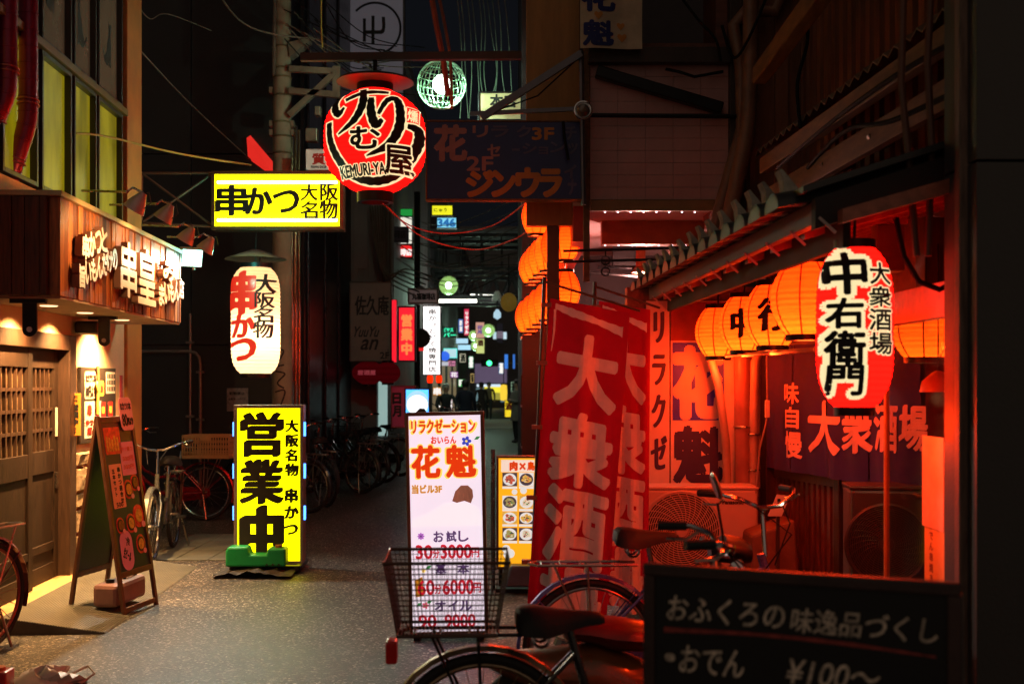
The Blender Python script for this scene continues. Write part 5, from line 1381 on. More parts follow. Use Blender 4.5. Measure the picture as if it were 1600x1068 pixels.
# clear screen with its frame, slips of paper on it
gs = thing('clear_screen', 'clear wind screen in a timber frame beside the large red lantern', 'screen', (1.70, 5.0, 0), radians(-90))
GLASS = bpy.data.materials.new('clear_vinyl'); GLASS.use_nodes = True
gn = GLASS.node_tree; gn.nodes.remove(gn.nodes['Principled BSDF'])
g1 = gn.nodes.new('ShaderNodeBsdfTransparent'); g1.inputs[0].default_value = (.86,.83,.8,1)
g2 = gn.nodes.new('ShaderNodeBsdfGlossy'); g2.inputs['Roughness'].default_value = .06
g3 = gn.nodes.new('ShaderNodeMixShader')
g3.inputs[0].default_value = .1; gn.links.new(g1.outputs[0], g3.inputs[1]); gn.links.new(g2.outputs[0], g3.inputs[2]); gn.links.new(g3.outputs[0], gn.nodes['Material Output'].inputs[0])
MB().box(-.36,-.003,.25,.58,.003,1.86).build('vinyl_sheet', GLASS, gs)
m = MB(); m.box(-.62,-.03,1.862,.62,.03,2.0); m.build('header', REDW, gs, bevel=.004)
MB().box(-.385,-.011,0,-.362,.011,1.86).build('post', M('amber_post', (.5,.28,.06), .4), gs, bevel=.004)
MB().box(.581,-.02,0,.62,.02,1.86).build('post', DWOOD, gs, bevel=.004)
MB().box(-.36,-.02,.0,.58,.02,.248).build('kick_board', DKRED, gs)
BUFF = M('buff_paper', (.88,.74,.25), .7, var=.2, bump=0)
def slip(x0, x1, z0, z1, mat, y, nm, txt=None):
    o = MB().box(x0, y, z0, x1, y+.002, z1).build(nm, mat, gs)
    if txt: lettering(txt, M('faded_print', (.3,.17,.1), .8, bump=0), o, base=-y+.001)
slip(.14,.56,.70,1.37,BUFF,-.0065,'paper_notice', [('日本酒焼酎各種取り揃えております', .49, .98, .05, .62, {'vert':1,'bold':.02}), ('本日のおすすめ料理いろいろ', .42, .98, .05, .55, {'vert':1,'bold':.02}), ('名物おでん串焼きもつ煮込み', .22, .86, .05, .56, {'vert':1,'bold':.02})])
slip(.12,.36,1.02,1.39,M('cream_slip', (.9,.82,.6), .7, bump=0),-.0095,'paper_slip')
pdl = thing('pendant_lamp', 'small pendant lamp with a warm shade behind the clear screen', 'lamp', P(1466, 612, 5.6)); 
MB().lathe([(.085,0),(.075,.05),(.03,.09),(.012,.1)], 20).build('shade', M('shade_orange', (.6,.18,.05), .4), pdl, smooth=True)
MB().lathe([(0,.002),(.07,.002),(.07,.01)], 20).build('bulb', EM('warm_bulb', (1,.85,.65), 5), pdl)
MB().tube([(0,0,.1),(0,0,.7)], .004, 5).build('cord', CABLE, pdl)
lamp('POINT', (0,0,-.03), 1.2, (1,.6,.25), .04, parent=pdl)
nw = thing('neighbour_wall', 'flat dark grey wall of the next building at the edge of the frame', 'wall', (1.57, 4.0, 0))
MB().box(0,0,0,2.2,.3,2.35).box(0,0,2.36,2.2,.3,7).build('cladding', M('grey_cladding', (.055,.052,.05), .6, var=.15, scale=2), nw)
ps = thing('timber_post', 'worn timber post against the dark grey wall', 'post', (1.55, 4.1, 0)); MB().box(-.008,-.02,0,.055,.03,3.6).build('post', M('worn_post', (.2,.13,.1), .6, var=.6, stretch=(8,8,1), bump=.3), ps, bevel=.005)

# metal awning and timbers above the eave
aw = thing('metal_awning', 'rusty corrugated awning edge high over the tiled eave', 'awning', (1.74, 8.2, 3.2)); ao = Vector(aw.location)
al = lambda y, dx=0, dz=0: Vector((1.74+(8.2-y)*.052+dx, y, 3.2+dz))-ao
m = MB()
n = 60
for i in range(n):
    y0, y1 = 8.3-4.2*i/n, 8.3-4.2*(i+1)/n; za, zb = (.025, -.01) if i % 2 else (-.01, .025)
    m.quad(al(y0,-.03,za),al(y1,-.03,zb),al(y1,.75,.45+zb),al(y0,.75,.45+za)); m.quad(al(y0,-.03,za+.008),al(y1,-.03,zb+.008),al(y1,.75,.458+zb),al(y0,.75,.458+za)); m.quad(al(y0,-.03,za),al(y1,-.03,zb),al(y1,-.03,zb+.008),al(y0,-.03,za+.008))
m.build('sheet', M('zinc_sheet', (.3,.2,.13), .45, metal=.6, var=.5), aw)
MB().hexa([al(8.3,.0,-.13),al(4.1,.0,-.13),al(4.1,.06,-.13),al(8.3,.06,-.13)], [al(8.3,.0,-.02),al(4.1,.0,-.02),al(4.1,.06,-.02),al(8.3,.06,-.02)]).build('edge_beam', RAWW, aw, bevel=.005)
MB().hexa([al(8.3,.06,-.36),al(4.1,.06,-.36),al(4.1,.11,-.36),al(8.3,.11,-.36)], [al(8.3,.06,-.22),al(4.1,.06,-.22),al(4.1,.11,-.22),al(8.3,.11,-.22)]).build('lower_beam', RAWW, aw, bevel=.005)
for y in (7.9,7.1,6.3,5.5,4.7): MB().bar(al(y,.06,-.3), al(y,.55,-.12), .05).build('strut', DWOOD, aw)
MB().hexa([al(8.3,-.05,.5),al(5.4,-.05,.75),al(5.4,.05,.75),al(8.3,.05,.5)], [al(8.3,-.05,.62),al(5.4,-.05,.9),al(5.4,.05,.9),al(8.3,.05,.62)]).build('upper_beam', RAWW, aw, bevel=.01)
lt = thing('wall_lantern', 'small red roofed wall lamp box beneath the awning', 'lamp', P(1392, 352, 5.6))
MB().hexa([(-.09,-.06,.0),(.06,-.06,0),(.06,.06,0),(-.09,.06,0)], [(.03,-.02,.13),(.06,-.02,.16),(.06,.02,.16),(.03,.02,.13)]).build('roof', REDW, lt); MB().box(-.08,-.05,-.22,.05,.05,-.003).build('box', M('lamp_box_brown', (.16,.07,.04), .5), lt, bevel=.005)
for i, (a, lb_) in enumerate(((((1412,-20),(1408,130),(1420,250),(1432,400)), 'brown hanging cable in front of the awning, kinked halfway'), (((1455,-20),(1449,100),(1456,230),(1450,400)), 'brown hanging cable in front of the awning, close to the grey wall'))):
    pts = [P(u,v,4.4) for u, v in a]; t = thing('hanging_cable', lb_, 'cable', pts[0]); MB().tube([p-pts[0] for p in pts], .014, 8).build('sheath', M('cable_brown', (.14,.05,.03), .5, bump=0), t, smooth=True)
t = thing('hanging_cable', 'loose black cable loop beside the large red lantern', 'cable', P(1400,372,4.5)); a = Vector(t.location)
MB().tube([P(u,v,4.5)-a for u, v in ((1400,340),(1412,400),(1436,440),(1468,452),(1492,440),(1500,415))], .011, 8).build('sheath', CABLE, t, smooth=True)
BPIPE = M('brown_pipe', (.25,.12,.07), .45, var=.3)
pipe_thing('tall brown pipe running straight down the upper wall', [P(1174,-60,9.0),P(1172,110,9.0),P(1168,200,9.0),P(1150,290,9.0),P(1130,380,9.0)], .06, BPIPE)
pipe_thing('brown pipe curling over at the top of the upper wall', [P(1230,-30,9.1),P(1210,18,9.1),P(1165,18,9.1),P(1146,40,9.1),P(1158,110,9.1),P(1160,200,9.1),P(1135,290,9.1),P(1112,370,9.1)], .05, BPIPE)

# upper storey box on the right: mauve tiled face, steel frame, soffit lights
ub = thing('upper_storey', 'mauve tiled upper storey box on steel beams over the passage entrance', 'building', (1.15, 9.2, 3.0)); uo = Vector(ub.location)
def uq(u, v, Y=9.2): return P(u, v, Y)-uo
MB().box(-.55,.01,.03,.55,.8,1.25).build('core', DKRED, ub)
m = MB(); a, b = uq(922,312), uq(1138,82)
nr_, ncol = 12, 5
for i in range(nr_):
    for j in range(ncol):
        x0 = a.x+(b.x-a.x)*j/ncol; x1 = a.x+(b.x-a.x)*(j+1)/ncol; z0 = a.z+(b.z-a.z)*i/nr_; z1 = a.z+(b.z-a.z)*(i+1)/nr_
        m.box(x0+.0012,-.004,z0+.0012,x1-.0012,.009,z1-.0012)
m.build('tile_face', M('mauve_tile', (.6,.3,.28), .35, var=.2, scale=2), ub)
MB().box(uq(922,0).x,-.03,uq(0,330).z,uq(1138,0).x,.02,uq(0,313).z).build('bottom_beam', M('ochre_beam', (.3,.15,.05), .5), ub, bevel=.004)
MB().box(uq(911,0).x,-.05,uq(0,440).z,uq(921,0).x,.0,uq(0,72).z).build('corner_post', RAWW, ub, bevel=.004)
MB().box(uq(1138,0).x,-.06,-2.9,uq(1164,0).x,.05,2.5).build('side_post', DWOOD, ub, bevel=.006)
MB().box(uq(918,0).x,-.12,uq(0,104).z,uq(1138,0).x,-.035,uq(0,80).z).build('steel_beam', M('dark_steel', (.06,.045,.04), .45, metal=.5), ub, bevel=.004)
MB().bar(uq(932,112,9.13), uq(1128,170,9.13), .09, .09).build('diagonal_brace', BLKMET, ub, bevel=.01)
MB().tube([uq(905,180,9.1), uq(1165,182,9.1)], .018, 8).build('thin_pipe', BLKMET, ub)
MB().tube([uq(1040,108,9.1),uq(1060,112,9.1),uq(1085,120,9.1),uq(1130,112,9.1)], .012, 6).build('slack_cable', CABLE, ub)
LED = EM('led_pink_white', (1,.72,.85), 7)
m = MB()
for i in range(8): m.lathe([(0,-.006),(.008,0),(0,.006)], 8, (uq(945+i*20,0).x, -.02, uq(0,332).z))
m.build('led_strip', LED, ub)
# passage behind
pg = thing('covered_passage', 'red lit covered passage with a pale ceiling behind the banners', 'building', (1.1, 9.3, 0))
CEIL = M('pale_ceiling', (.62,.55,.56), .6, var=.1)
MB().box(-.62,0,3.0,.68,6,3.05).build('ceiling', CEIL, pg)
MB().box(.66,0,0,.74,6,3.0).build('side_wall', M('red_brown_wall', (.42,.12,.05), .6, var=.2), pg)
MB().box(-.72,.6,0,-.64,6,6).build('side_wall', M('dark_passage_wall', (.12,.05,.04), .6), pg)
MB().box(-.7,6,0,.74,6.1,3.05).build('end_wall', M('orange_end_wall', (.5,.24,.08), .6), pg)
MB().box(-.33,.85,2.8,.58,1.0,2.999).build('cross_beam', M('brown_beam', (.3,.12,.04), .5), pg, bevel=.005)
m = MB()
for i in range(8): m.lathe([(0,-.006),(.008,0),(0,.006)], 8, (-.3+i*.115, .86, 2.79))
m.build('led_strip', LED, pg)
MB().box(-.62,0,2.72,-.5,5,2.999).build('red_beam', M('red_painted_beam', (.5,.04,.02), .45), pg, bevel=.005)
MB().box(.3,1.2,0,.4,1.3,2.99).build('inner_post', DKRED, pg)
m = MB(); m.box(-.1,2.4,2.75,.2,2.5,2.99); m.tube([(-.3,1.8,2.7),(.5,1.8,2.68)], .02, 7); m.tube([(-.4,1.5,2.62),(.3,1.9,2.6)], .012, 7); m.build('ducting', BLKMET, pg)
for v, Yq, lb_ in ((392,9.05,'thin steel rod with a ring across the passage entrance'), (409,9.15,'lower steel rod crossing the passage entrance')):
    a = P(880,v,Yq); t = thing('awning_rod', lb_, 'rod', a)
    MB().tube([(0,0,0), P(1098,v-6,Yq)-a], .011, 7).build('rod', BLKMET, t)
    MB().ring(P(946,v+15,Yq)-a, .032, .007, (0,1,0), 18, 6).build('ring', BLKMET, t); MB().tube([P(946,v,Yq)-a, P(946,v+9,Yq)-a], .006, 5).build('ring_stem', BLKMET, t)
pl_ = thing('pendant_lamp', 'black cylinder pendant with a bright rim hanging in the passage', 'lamp', P(1001, 426, 11.0))
MB().lathe([(.082,0),(.075,.03),(.045,.06),(.045,.24),(0,.24)], 22).build('shade', M('pendant_shade', (.3,.1,.04), .4, metal=.3), pl_, smooth=True)
MB().lathe([(0,.004),(.07,.004),(.07,.012)], 20).build('bulb', EM('white_bulb', (1,.9,.75), 9), pl_)
MB().tube([(0,0,.24),(0,0,.56)], .006, 5).build('cord', CABLE, pl_)
lamp('POINT', (0,0,-.05), 110, (1,.42,.34), .06, parent=pl_)
# ochre sign board column
oc = thing('sign_column', 'tall plain ochre board column above the orange lanterns', 'column', P(864, 352, 9.4)); a = Vector(oc.location)
MB().box(-.212,0,0,.212,.12,3.4).build('board', M('ochre_board', (.42,.19,.05), .5, var=.35, scale=2, stretch=(3,3,.6)), oc, bevel=.004)
MB().box(-.045,.02,-a.z,.05,.1,-.001).build('post', M('post_brown', (.12,.06,.03), .5), oc)
# cloth flag
fg = thing('cloth_flag', 'pale cloth flag with one navy character and orange hearts at the top of the frame', 'flag', P(955, 76, 8.95)); a = Vector(fg.location); kf = 8.95/F
fgm = lambda x, z, d: (x, -d+.02*sin(x*12)+.01*sin(z*9), z)
m = MB(); vs = [fgm(-.235+.47*i/16, 1.1*j/10, 0) for i in range(17) for j in range(11)]; m.add(vs, [(i*11+j,(i+1)*11+j,(i+1)*11+j+1,i*11+j+1) for i in range(16) for j in range(10)])
fc = m.build('cloth', M('flag_cloth', (.55,.45,.32), .85, bump=.2), fg, smooth=True)
NAV2 = M('navy_cloth_print', (.02,.03,.16), .8, bump=0)
lettering([('魁', (935-955)*kf, (76-52)*kf, 46*kf, 38*kf, {'bold':.05}), ('花', (935-955)*kf, (76+5)*kf, 50*kf, 44*kf, {'bold':.05})], NAV2, fc, mapf=fgm, base=.004, cut=(.05,0,.05))
m = MB()
for u, v, s_ in ((935,24,.035),(970,40,.032),(972,58,.038)):
    pts = [(.0,-1),(.5,-.45),(.95,.1),(.9,.55),(.5,.75),(.0,.45),(-.5,.75),(-.9,.55),(-.95,.1),(-.5,-.45)]
    m.add([fgm((u-955)*kf+x*s_, (76-v)*kf+z*s_, .005) for x, z in pts], [tuple(range(10))])
m.build('heart_print', M('orange_heart', (.6,.25,.06), .8, bump=0), fc)
# navy shop sign with its bracket
ns, B = box_sign('shop_sign', 'unlit navy sign with pale and orange lettering hung over the alley mouth', 'sign', (665,188,911,313), 9.0, .1, RAWW, M('navy_board', (.018,.03,.15), .35, var=.3, scale=2, bump=0), b=.012)
PKL = M('faded_pink_letter', (.38,.2,.19), .6, bump=0); ORL = M('orange_letter', (.6,.22,.04), .5, bump=0); GYL = M('dim_violet_letter', (.12,.1,.19), .6, bump=0)
for mt, it in ((PKL, [('花',680,197,728,250,.05),('リ',739,197,762,214,.05),('セ',762,226,781,244,.05),('2F',730,245,770,266,.05)]), (ORL, [('ジ',730,268,770,306,.07),('ン',770,268,804,306,.07),('ウ',808,264,842,306,.07),('ラ',844,266,876,306,.07),('3F',832,200,865,218,.06)]),
               (GYL, [('ラ',768,197,794,214,.05),('ク',808,197,830,214,.05),('ー',800,232,812,236,.0),('シ',817,224,838,240,.05),('ョ',842,230,856,241,.05),('ン',860,222,884,238,.05),('チ',884,198,900,218,.05),('ッ',888,224,902,240,.05),('イ',882,258,900,278,.05),('ナ',888,280,900,304,.05)])):
    lettering([B.it(*q[:5], bold=q[5]) for q in it], mt, ns)
bo = B.loc
m = MB(); m.bar(P(752,184,8.98)-bo, P(908,84,8.98)-bo, .05); m.bar(P(735,178,9.0)-bo, P(908,170,9.0)-bo, .03); m.tube([P(908,80,9.0)-bo, P(912,320,9.0)-bo], .02, 8); m.build('bracket', M('grey_steel', (.16,.15,.17), .35, metal=.7), ns)
m = MB(); m.tube([P(770,175,9.0)-bo, P(840,150,9.0)-bo, P(905,90,9.0)-bo], .006, 5); m.tube([P(880,190,8.93)-bo, P(882,215,8.93)-bo, P(888,250,8.93)-bo], .012, 6); m.build('slack_cable', CABLE, ns)
rd = thing('round_lamp', 'round chrome rimmed lamp at the corner of the navy sign', 'lamp', P(911, 172, 8.85))
MB().ring((0,0,0), .06, .012, (0,1,0), 26, 8).build('rim', CHROME, rd, smooth=True); MB().lathe([(0,-.03),(.03,-.025),(.058,0),(.03,.05),(0,.06)], 22, (0,0,0), Matrix.Rotation(pi/2,4,'X')).build('lens', M('smoky_lens', (.12,.09,.07), .1, coat=1, bump=0), rd, smooth=True)
# orange lanterns strung in two tiers along the right side
k = 0
for row, lst in (('upper', ((882,376,9.75),(868,386,10.2),(856,395,10.65),(846,403,11.1),(838,411,11.55),(831,418,12.0),(838,338,10.6))), ('lower', ((882,455,9.75),(868,463,10.2),(855,472,10.65),(844,480,11.1),(834,488,11.55),(825,495,12.0)))):
    for j, (u, v, Y) in enumerate(lst):
        nm_ = ('nearest', 'second', 'third', 'fourth', 'fifth', 'farthest', 'topmost')[j]
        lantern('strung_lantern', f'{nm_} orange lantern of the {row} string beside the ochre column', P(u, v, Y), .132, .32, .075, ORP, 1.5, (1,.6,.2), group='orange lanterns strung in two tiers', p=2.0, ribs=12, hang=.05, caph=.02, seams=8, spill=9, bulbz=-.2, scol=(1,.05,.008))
cbk = thing('corner_building', 'dark corner building behind the strung orange lanterns', 'building', (.11, 12.9, 0))
MB().box(0,0,0,3,9,9).build('wall', M('dark_corner_wall', (.03,.02,.024), .6, var=.3), cbk)
MB().box(-.012,.1,.9,.0,.5,1.7).build('door_panel', DWOOD, cbk)
m = MB()
for z in (.9,1.35,2.1): m.box(-.014,.0,z,0,.9,z+.02)
m.build('trim', STEEL, cbk)

# ---------------------------------------------------------------- far buildings
GRYB = M('far_grey_wall', (.3,.3,.29), .7, var=.35, scale=.8); DKB = M('far_dark_wall', (.11,.11,.115), .7, var=.3, scale=.6)
PANEL = M('pale_panel', (.4,.34,.34), .7, var=.25, scale=1.5)
def bld(label, x0, x1, y0, y1, h, mat, name='shop_building'):
    t = thing(name, label, 'building', ((x0+x1)/2, y0, 0)); xm = (x0+x1)/2
    MB().box(x0-xm, 0, 0, x1-xm, y1-y0, h).build('wall', mat, t)
    MB().box(x0-xm-.05, -.06, h+.002, x1-xm+.08, y1-y0+.05, h+.25).build('parapet', DKB, t)
    return t, xm
t, xm = bld('grey clad building at the far end of the bicycle row, pale panels on its front', -7, -2.35, 22.2, 33, 8.5, GRYB)
def q2(u, v, Y=22.2): p = P(u, v, Y); return p.x-xm, p.z
m = MB()
for i in range(9):
    a = q2(548+i*8, 0)[0]; m.box(a, -.05, 2.9, a+.045, -.001, 6.0)
m.build('cladding_rib', GRYB, t)
for u0, v0, u1, v1, mt in ((548,566,590,690,PANEL),(592,590,606,680,EM('lit_door_glass', (.5,.75,.7), .55)),(520,560,545,690,DKB),(560,330,575,420,GRYB)):
    a, b = q2(u0,v1), q2(u1,v0); MB().box(a[0],-.09,max(.05,a[1]),b[0],-.06,b[1]).build('front_panel', mt, t)
a, b = q2(548,583), q2(556,575)
lettering([('閤', q2(569,0)[0], q2(0,578)[1], .12, .12, {'bold':.05})], BLACK, t, base=.092)
for k in range(3): MB().tube([(q2(600,0)[0]+k*.06, -.08, 3), (q2(598,0)[0]+k*.08, -.1, 8.4)], .03, 6).build('conduit', CABLEG, t)
t3, xm3 = bld('dark shop building with hanging signs in the middle distance', -7, -2.3, 33.2, 50, 8, DKB)
m = MB()
for i in range(4): m.box(4.7/2-.001, 1+i*4, .2, 4.7/2+.02, 3.2+i*4, 2.4)
m.build('shop_front', EM('dim_shop_glass', (.6,.45,.25), .25), t3)
t4, xm4 = bld('dark building farther along the alley beyond the shop signs', -7, -2.7, 50.5, 76, 9, DKB)
te, xme = bld('far building with a yellow lit shop front closing the alley', -8, 9, 80, 86, 12, DKB)
for u0,v0,u1,v1,c,s_,nm in ((742,568,792,598,(.28,.2,.35),.35,'upper_front'),(745,600,782,604,(.7,.85,1),1.0,'light_band'),(757,604,782,613,(1,.85,.05),1.0,'awning'),(762,613,782,624,(.7,.62,.08),.5,'shop_window'),(744,606,756,626,(.35,.6,.65),.35,'shop_window'),(782,606,792,628,(.2,.35,.4),.4,'shop_window')):
    a, b = P(u0,v1,79.9), P(u1,v0,79.9)
    MB().box(a.x-xme,-.1,max(.05,a.z),b.x-xme,-.02,b.z).build(nm, EM('far_'+nm+str(u0), c, s_), te)
# tall grey vertical sign
vs_, B = box_sign('tower_sign', 'tall dim grey vertical sign with a ring emblem high behind the big round lantern', 'sign', (539,-60,632,241), 21.9, .22, M('sign_edge_grey', (.1,.1,.1), .5), M('grey_sign_face', (.27,.26,.28), .6, var=.15, scale=.7, emit=.05, ecol=(.8,.75,.9)), 
    [(BLACK, [('モ',563,30,606,64,{'bold':.02,'rot':1.5708}), ('キ',566,100,596,118,{'bold':.02})])], b=.03)
cx, cz = B.x(586), B.z(45)
MB().ring((cx, -.01, cz), 40*B.k, .022, (0,1,0), 30, 5, -2.4, 1.7).build('ring_emblem', BLACK, vs_)

# ---------------------------------------------------------------- signs along the alley
def sgn(nm, label, rect, Y, col, s_, texts=(), depth=.15, b=.02, frame=None, emit=True, yaw=0):
    key = 'sign_face_%d_%d' % (rect[0], rect[1])
    pm_ = EM(key, col, s_, var=.2, scale=1.5) if emit else M(key, col, .6, var=.25, scale=2, emit=s_, ecol=col)  # unlit faces also get a faint glow put into their material
    t, B = box_sign(nm, label, 'sign', rect, Y, depth, frame or BLKMET, pm_, texts, b=b, yaw=yaw)
    return t
INK2 = BLACK
WHI = EM('white_lit_ink', (1,.95,.9), 1)
sgn('hanging_sign', 'faintly glowing cream sign with brush writing, pinned above the far end of the bicycle row', (546,440,612,565), 21.0, (.2,.14,.10), .04, [(INK2, [('佐久庵',555,462,607,492,{'bold':.02,'brush':1}), ('YuuYu',552,510,592,526,{'bold':.02,'shear':.3}), ('an',565,530,590,546,{'bold':.03,'shear':.3}), ('2F',594,550,608,560,{'bold':.04})])], emit=False, frame=M('sign_rim_brown', (.12,.09,.07), .6))
sgn('edge_sign', 'narrow glowing red upright sign edge beside the cream sign', (612,468,620,566), 20.6, (1,.01,.03), 1.0, b=.005)
sgn('led_sign', 'red frame sign with three glowing orange red characters', (621,478,650,565), 20.2, (.8,.008,.02), 1.6, [(EM('orange_led_ink', (1,.2,.05), 1.3), [('営業中',625,490,646,556,{'vert':1,'bold':.05})])], frame=M('purple_frame', (.2,.02,.12), .4), b=.03)
sgn('paper_sign', 'tall white lit upright sign with a column of black brush writing', (660,477,689,586), 24.0, (1,.92,.9), 2.0, [(INK2, [('串かつとどて焼専門店',668,482,683,582,{'vert':1,'bold':.03,'brush':1})])], depth=.3)
sgn('name_sign', 'dim framed horizontal sign with five black characters above the tall white sign', (637,450,685,475), 22.6, (.42,.3,.28), .12, [(INK2, [('丸福珈琲店',644,458,680,468,{'bold':.05})])], frame=M('pale_rim', (.4,.35,.32), .5), emit=False, b=.035)
sgn('plate_sign', 'dark plate sign crossing in front of the white lit sign', (586,354,638,378), 23.0, (.07,.055,.07), .02, [(BLACK, [('丸福珈琲店',592,360,634,372,{'bold':.05})])], emit=False)
sgn('stack_sign', 'white lit box sign with a green top band', (616,338,645,382), 25.0, (.95,.92,.78), .9, [(EM('green_band_ink', (.02,.4,.06), .8), [])])
sgn('green_sign', 'small green lit sign on top of the white lit one', (617,326,645,338), 25.0, (.02,.45,.07), .6, b=.01)
sgn('red_sign', 'red lit sign with white characters under the white lit one', (616,382,645,403), 25.0, (1,.02,.02), .9, [(WHI, [('珈琲店',618,389,643,399,{'bold':.06})])])
sgn('yellow_sign', 'yellow lit sign beneath the navy shop sign', (674,320,708,337), 27.0, (1,.95,.02), .95, [(EM('olive_ink', (.3,.3,.0), .6), [('にゅう',678,325,698,331,{'bold':.05})])])
sgn('cyan_sign', 'pale cyan lit sign right under the yellow one', (682,339,714,357), 27.0, (.25,.75,1), .95, [(EM('blue_ink', (.02,.2,.6), .7), [('346',684,342,711,354,{'bold':.06})])])
sgn('screen_sign', 'bright blue and white lit screen sign behind the pink lit sign box', (632,606,672,664), 15.5, (.06,.32,1), 2.6, depth=.12, texts=())
scs = bpy.data.objects['screen_sign']; B_ = Board(632,606,672,664,15.5)
def scp(nm, pts, mat, y): MB().add([(B_.x(u), y, B_.z(v)) for u, v in pts], [tuple(range(len(pts)))]).build(nm, mat, scs)
scp('white_print', [(652+16*cos(i*pi/12), 632+15*sin(i*pi/12)) for i in range(24)], EM('screen_white', (.85,.93,1), 2.6), -.002)
scp('pale_print', [(652+18.2*cos(i*pi/12), 630+20*sin(i*pi/12)) for i in range(24)], EM('screen_pale', (.4,.7,1), 1.1), -.001)
scp('dark_print', [(643,655),(650,643),(656,637),(664,638),(669,650),(669,660),(643,660)], BLACK, -.003)
sgn('cabinet_sign', 'dim red cabinet beside the blue screen', (611,602,650,668), 17.5, (.4,.03,.07), .12, [(BLACK, [('日',614,614,626,630,{'bold':.06}), ('月',614,634,626,650,{'bold':.06})])], emit=False, frame=M('red_frame', (.4,.03,.05), .4), depth=.5)
sgn('small_sign', 'small cyan lit card sign low beside the blue screen', (671,645,690,664), 19.0, (.15,.7,1), .9, [(WHI, [('入口',674,650,687,660,{'bold':.05})])])
sgn('neon_sign', 'green neon writing sign far down the alley', (691,511,713,527), 40.0, (.01,.05,.04), .2, [(EM('green_neon', (.05,1,.5), 1.2), [('ビヤス',693,512,708,518,{'bold':.05}), ('バー',693,520,713,526,{'bold':.06})])])
sgn('pink_sign', 'upright red sign with white lettering far down the alley', (725,482,733,524), 38.0, (.8,.02,.1), .8, [(WHI, [('リラクゼル',726,486,732.5,522,{'vert':1,'bold':.06})])], b=.01)
sgn('sky_sign', 'upper of two pale blue lit signs far down the alley', (712,528,732,537), 42.0, (.5,.8,1), .95, b=.015)
sgn('sky_sign', 'lower of two pale blue lit signs far down the alley', (715,538,736,547), 43.5, (.45,.78,1), .95, b=.015)
sgn('frame_sign', 'pale sign with a bright cyan rim left of the blue disc', (693,544,714,559), 36.0, (.55,.85,.9), .85, b=.02, frame=EM('cyan_rim', (.1,.9,.8), 1))
sgn('stack_column_sign', 'upright stack of orange and pale signs between the globe lamps', (743,503,757,528), 47.0, (.8,.4,.3), .7, [(EM('violet_ink', (.2,.1,.4), .6), [('花月',745,508,755,522,{'vert':1,'bold':.06})])], b=.01)
sgn('stack_column_sign', 'pale green and yellow lower sign between the globe lamps', (744,529,757,552), 47.0, (.75,.8,.25), .8, [(RED, [('酒',746,531,755,540,{'bold':.06})])], b=.01)
sgn('white_sign', 'small white lit sign to one side of the square dark sign', (770,518,776,530), 50.0, (.55,.75,.85), .9, b=.01)
sgn('white_sign', 'small white lit sign nearest the dark column', (786,518,792,530), 50.0, (.6,.8,.9), .9, b=.01)
sgn('square_sign', 'dark square sign with a pale ring between two white signs', (776,505,786,535), 49.5, (.05,.04,.07), .1, [(EM('pale_ink', (.4,.3,.4), .5), [('回',777.5,518,785,528,{'bold':.05})])], emit=False, b=.01)
sgn('blue_sign', 'tall thin blue lit sign far along the alley', (788,553,794,576), 52.0, (.05,.25,.9), .8, b=.01)
sgn('blue_sign', 'shorter blue lit sign closest to the dark column', (801,553,805,576), 52.0, (.05,.22,.8), .7, b=.01)
sgn('standing_sign', 'small yellow standing sign on the far pavement', (788,625,801,652), 50.0, (1,.72,.02), .95, [(RED, [('酒',790,629,799,640,{'bold':.06})])], depth=.5, b=.03)
sgn('back_sign', 'dim cream sign behind the bracket above the navy shop sign', (747,143,816,189), 13.0, (.5,.4,.22), .09, [(BLACK, [('本店',766,148,806,168,{'bold':.04})])], emit=False)
bd = thing('blue_disc_sign', 'glowing blue disc sign with a white plate beneath', 'sign', P(695, 556, 34)); kk = 34/F
MB().lathe([(0,-.1),(7.5*kk,-.09),(7.5*kk,.09),(0,.1)], 26, (0,0,0), Matrix.Rotation(pi/2,4,'X')).build('disc', EM('blue_disc_face', (.03,.15,.9), .9), bd); MB().box(-5.5*kk,-.03,-15*kk,5.5*kk,.03,-9*kk).build('plate', EM('white_plate', (.8,.8,.9), .6), bd)
yl = thing('hanging_light', 'small yellow paper light above the yellow standing sign', 'lamp', P(787, 613, 52)); MB().lathe([(0,-.36),(.14,-.33),(.16,0),(.14,.33),(0,.36)], 16).build('shade', EM('yellow_shade', (1,.65,.05), 1), yl); MB().tube([(0,0,.36),(0,0,1.2)], .02, 5).build('cord', CABLE, yl)
gt = thing('traffic_light', 'green signal light far down the alley', 'traffic light', P(765, 567, 70)); MB().box(-.5,.02,-.2,.5,.3,.2).build('housing', BLKMET, gt, bevel=.04); MB().lathe([(0,-.02),(.14,-.01),(.15,.02)], 16, (-.02,0,0), Matrix.Rotation(pi/2,4,'X')).build('lens', EM('green_lens', (.05,1,.3), 4), gt)
MB().tube([(.4,.15,0),(1.2,.2,.0),(2.5,.2,-.1),(2.5,.2,-P(765,567,70).z)], .05, 6).build('arm', GALV, gt)
for i, (u, v, Y, lb_, r) in enumerate(((672,592,26,'round orange lantern under the tall white sign, nearer the cream side',5),(686,592,27,'round orange lantern under the tall white sign, farther one',5))):
    lantern('small_lantern', lb_, P(u,v,Y), r*Y/F, .18, .05, ORP, 0, (1,.5,.2), p=2.2, ribs=6, hang=.1, caph=.01)
DRP = paper('dim_red_paper', (.2,.003,.008), .16, 10, amp=.2)
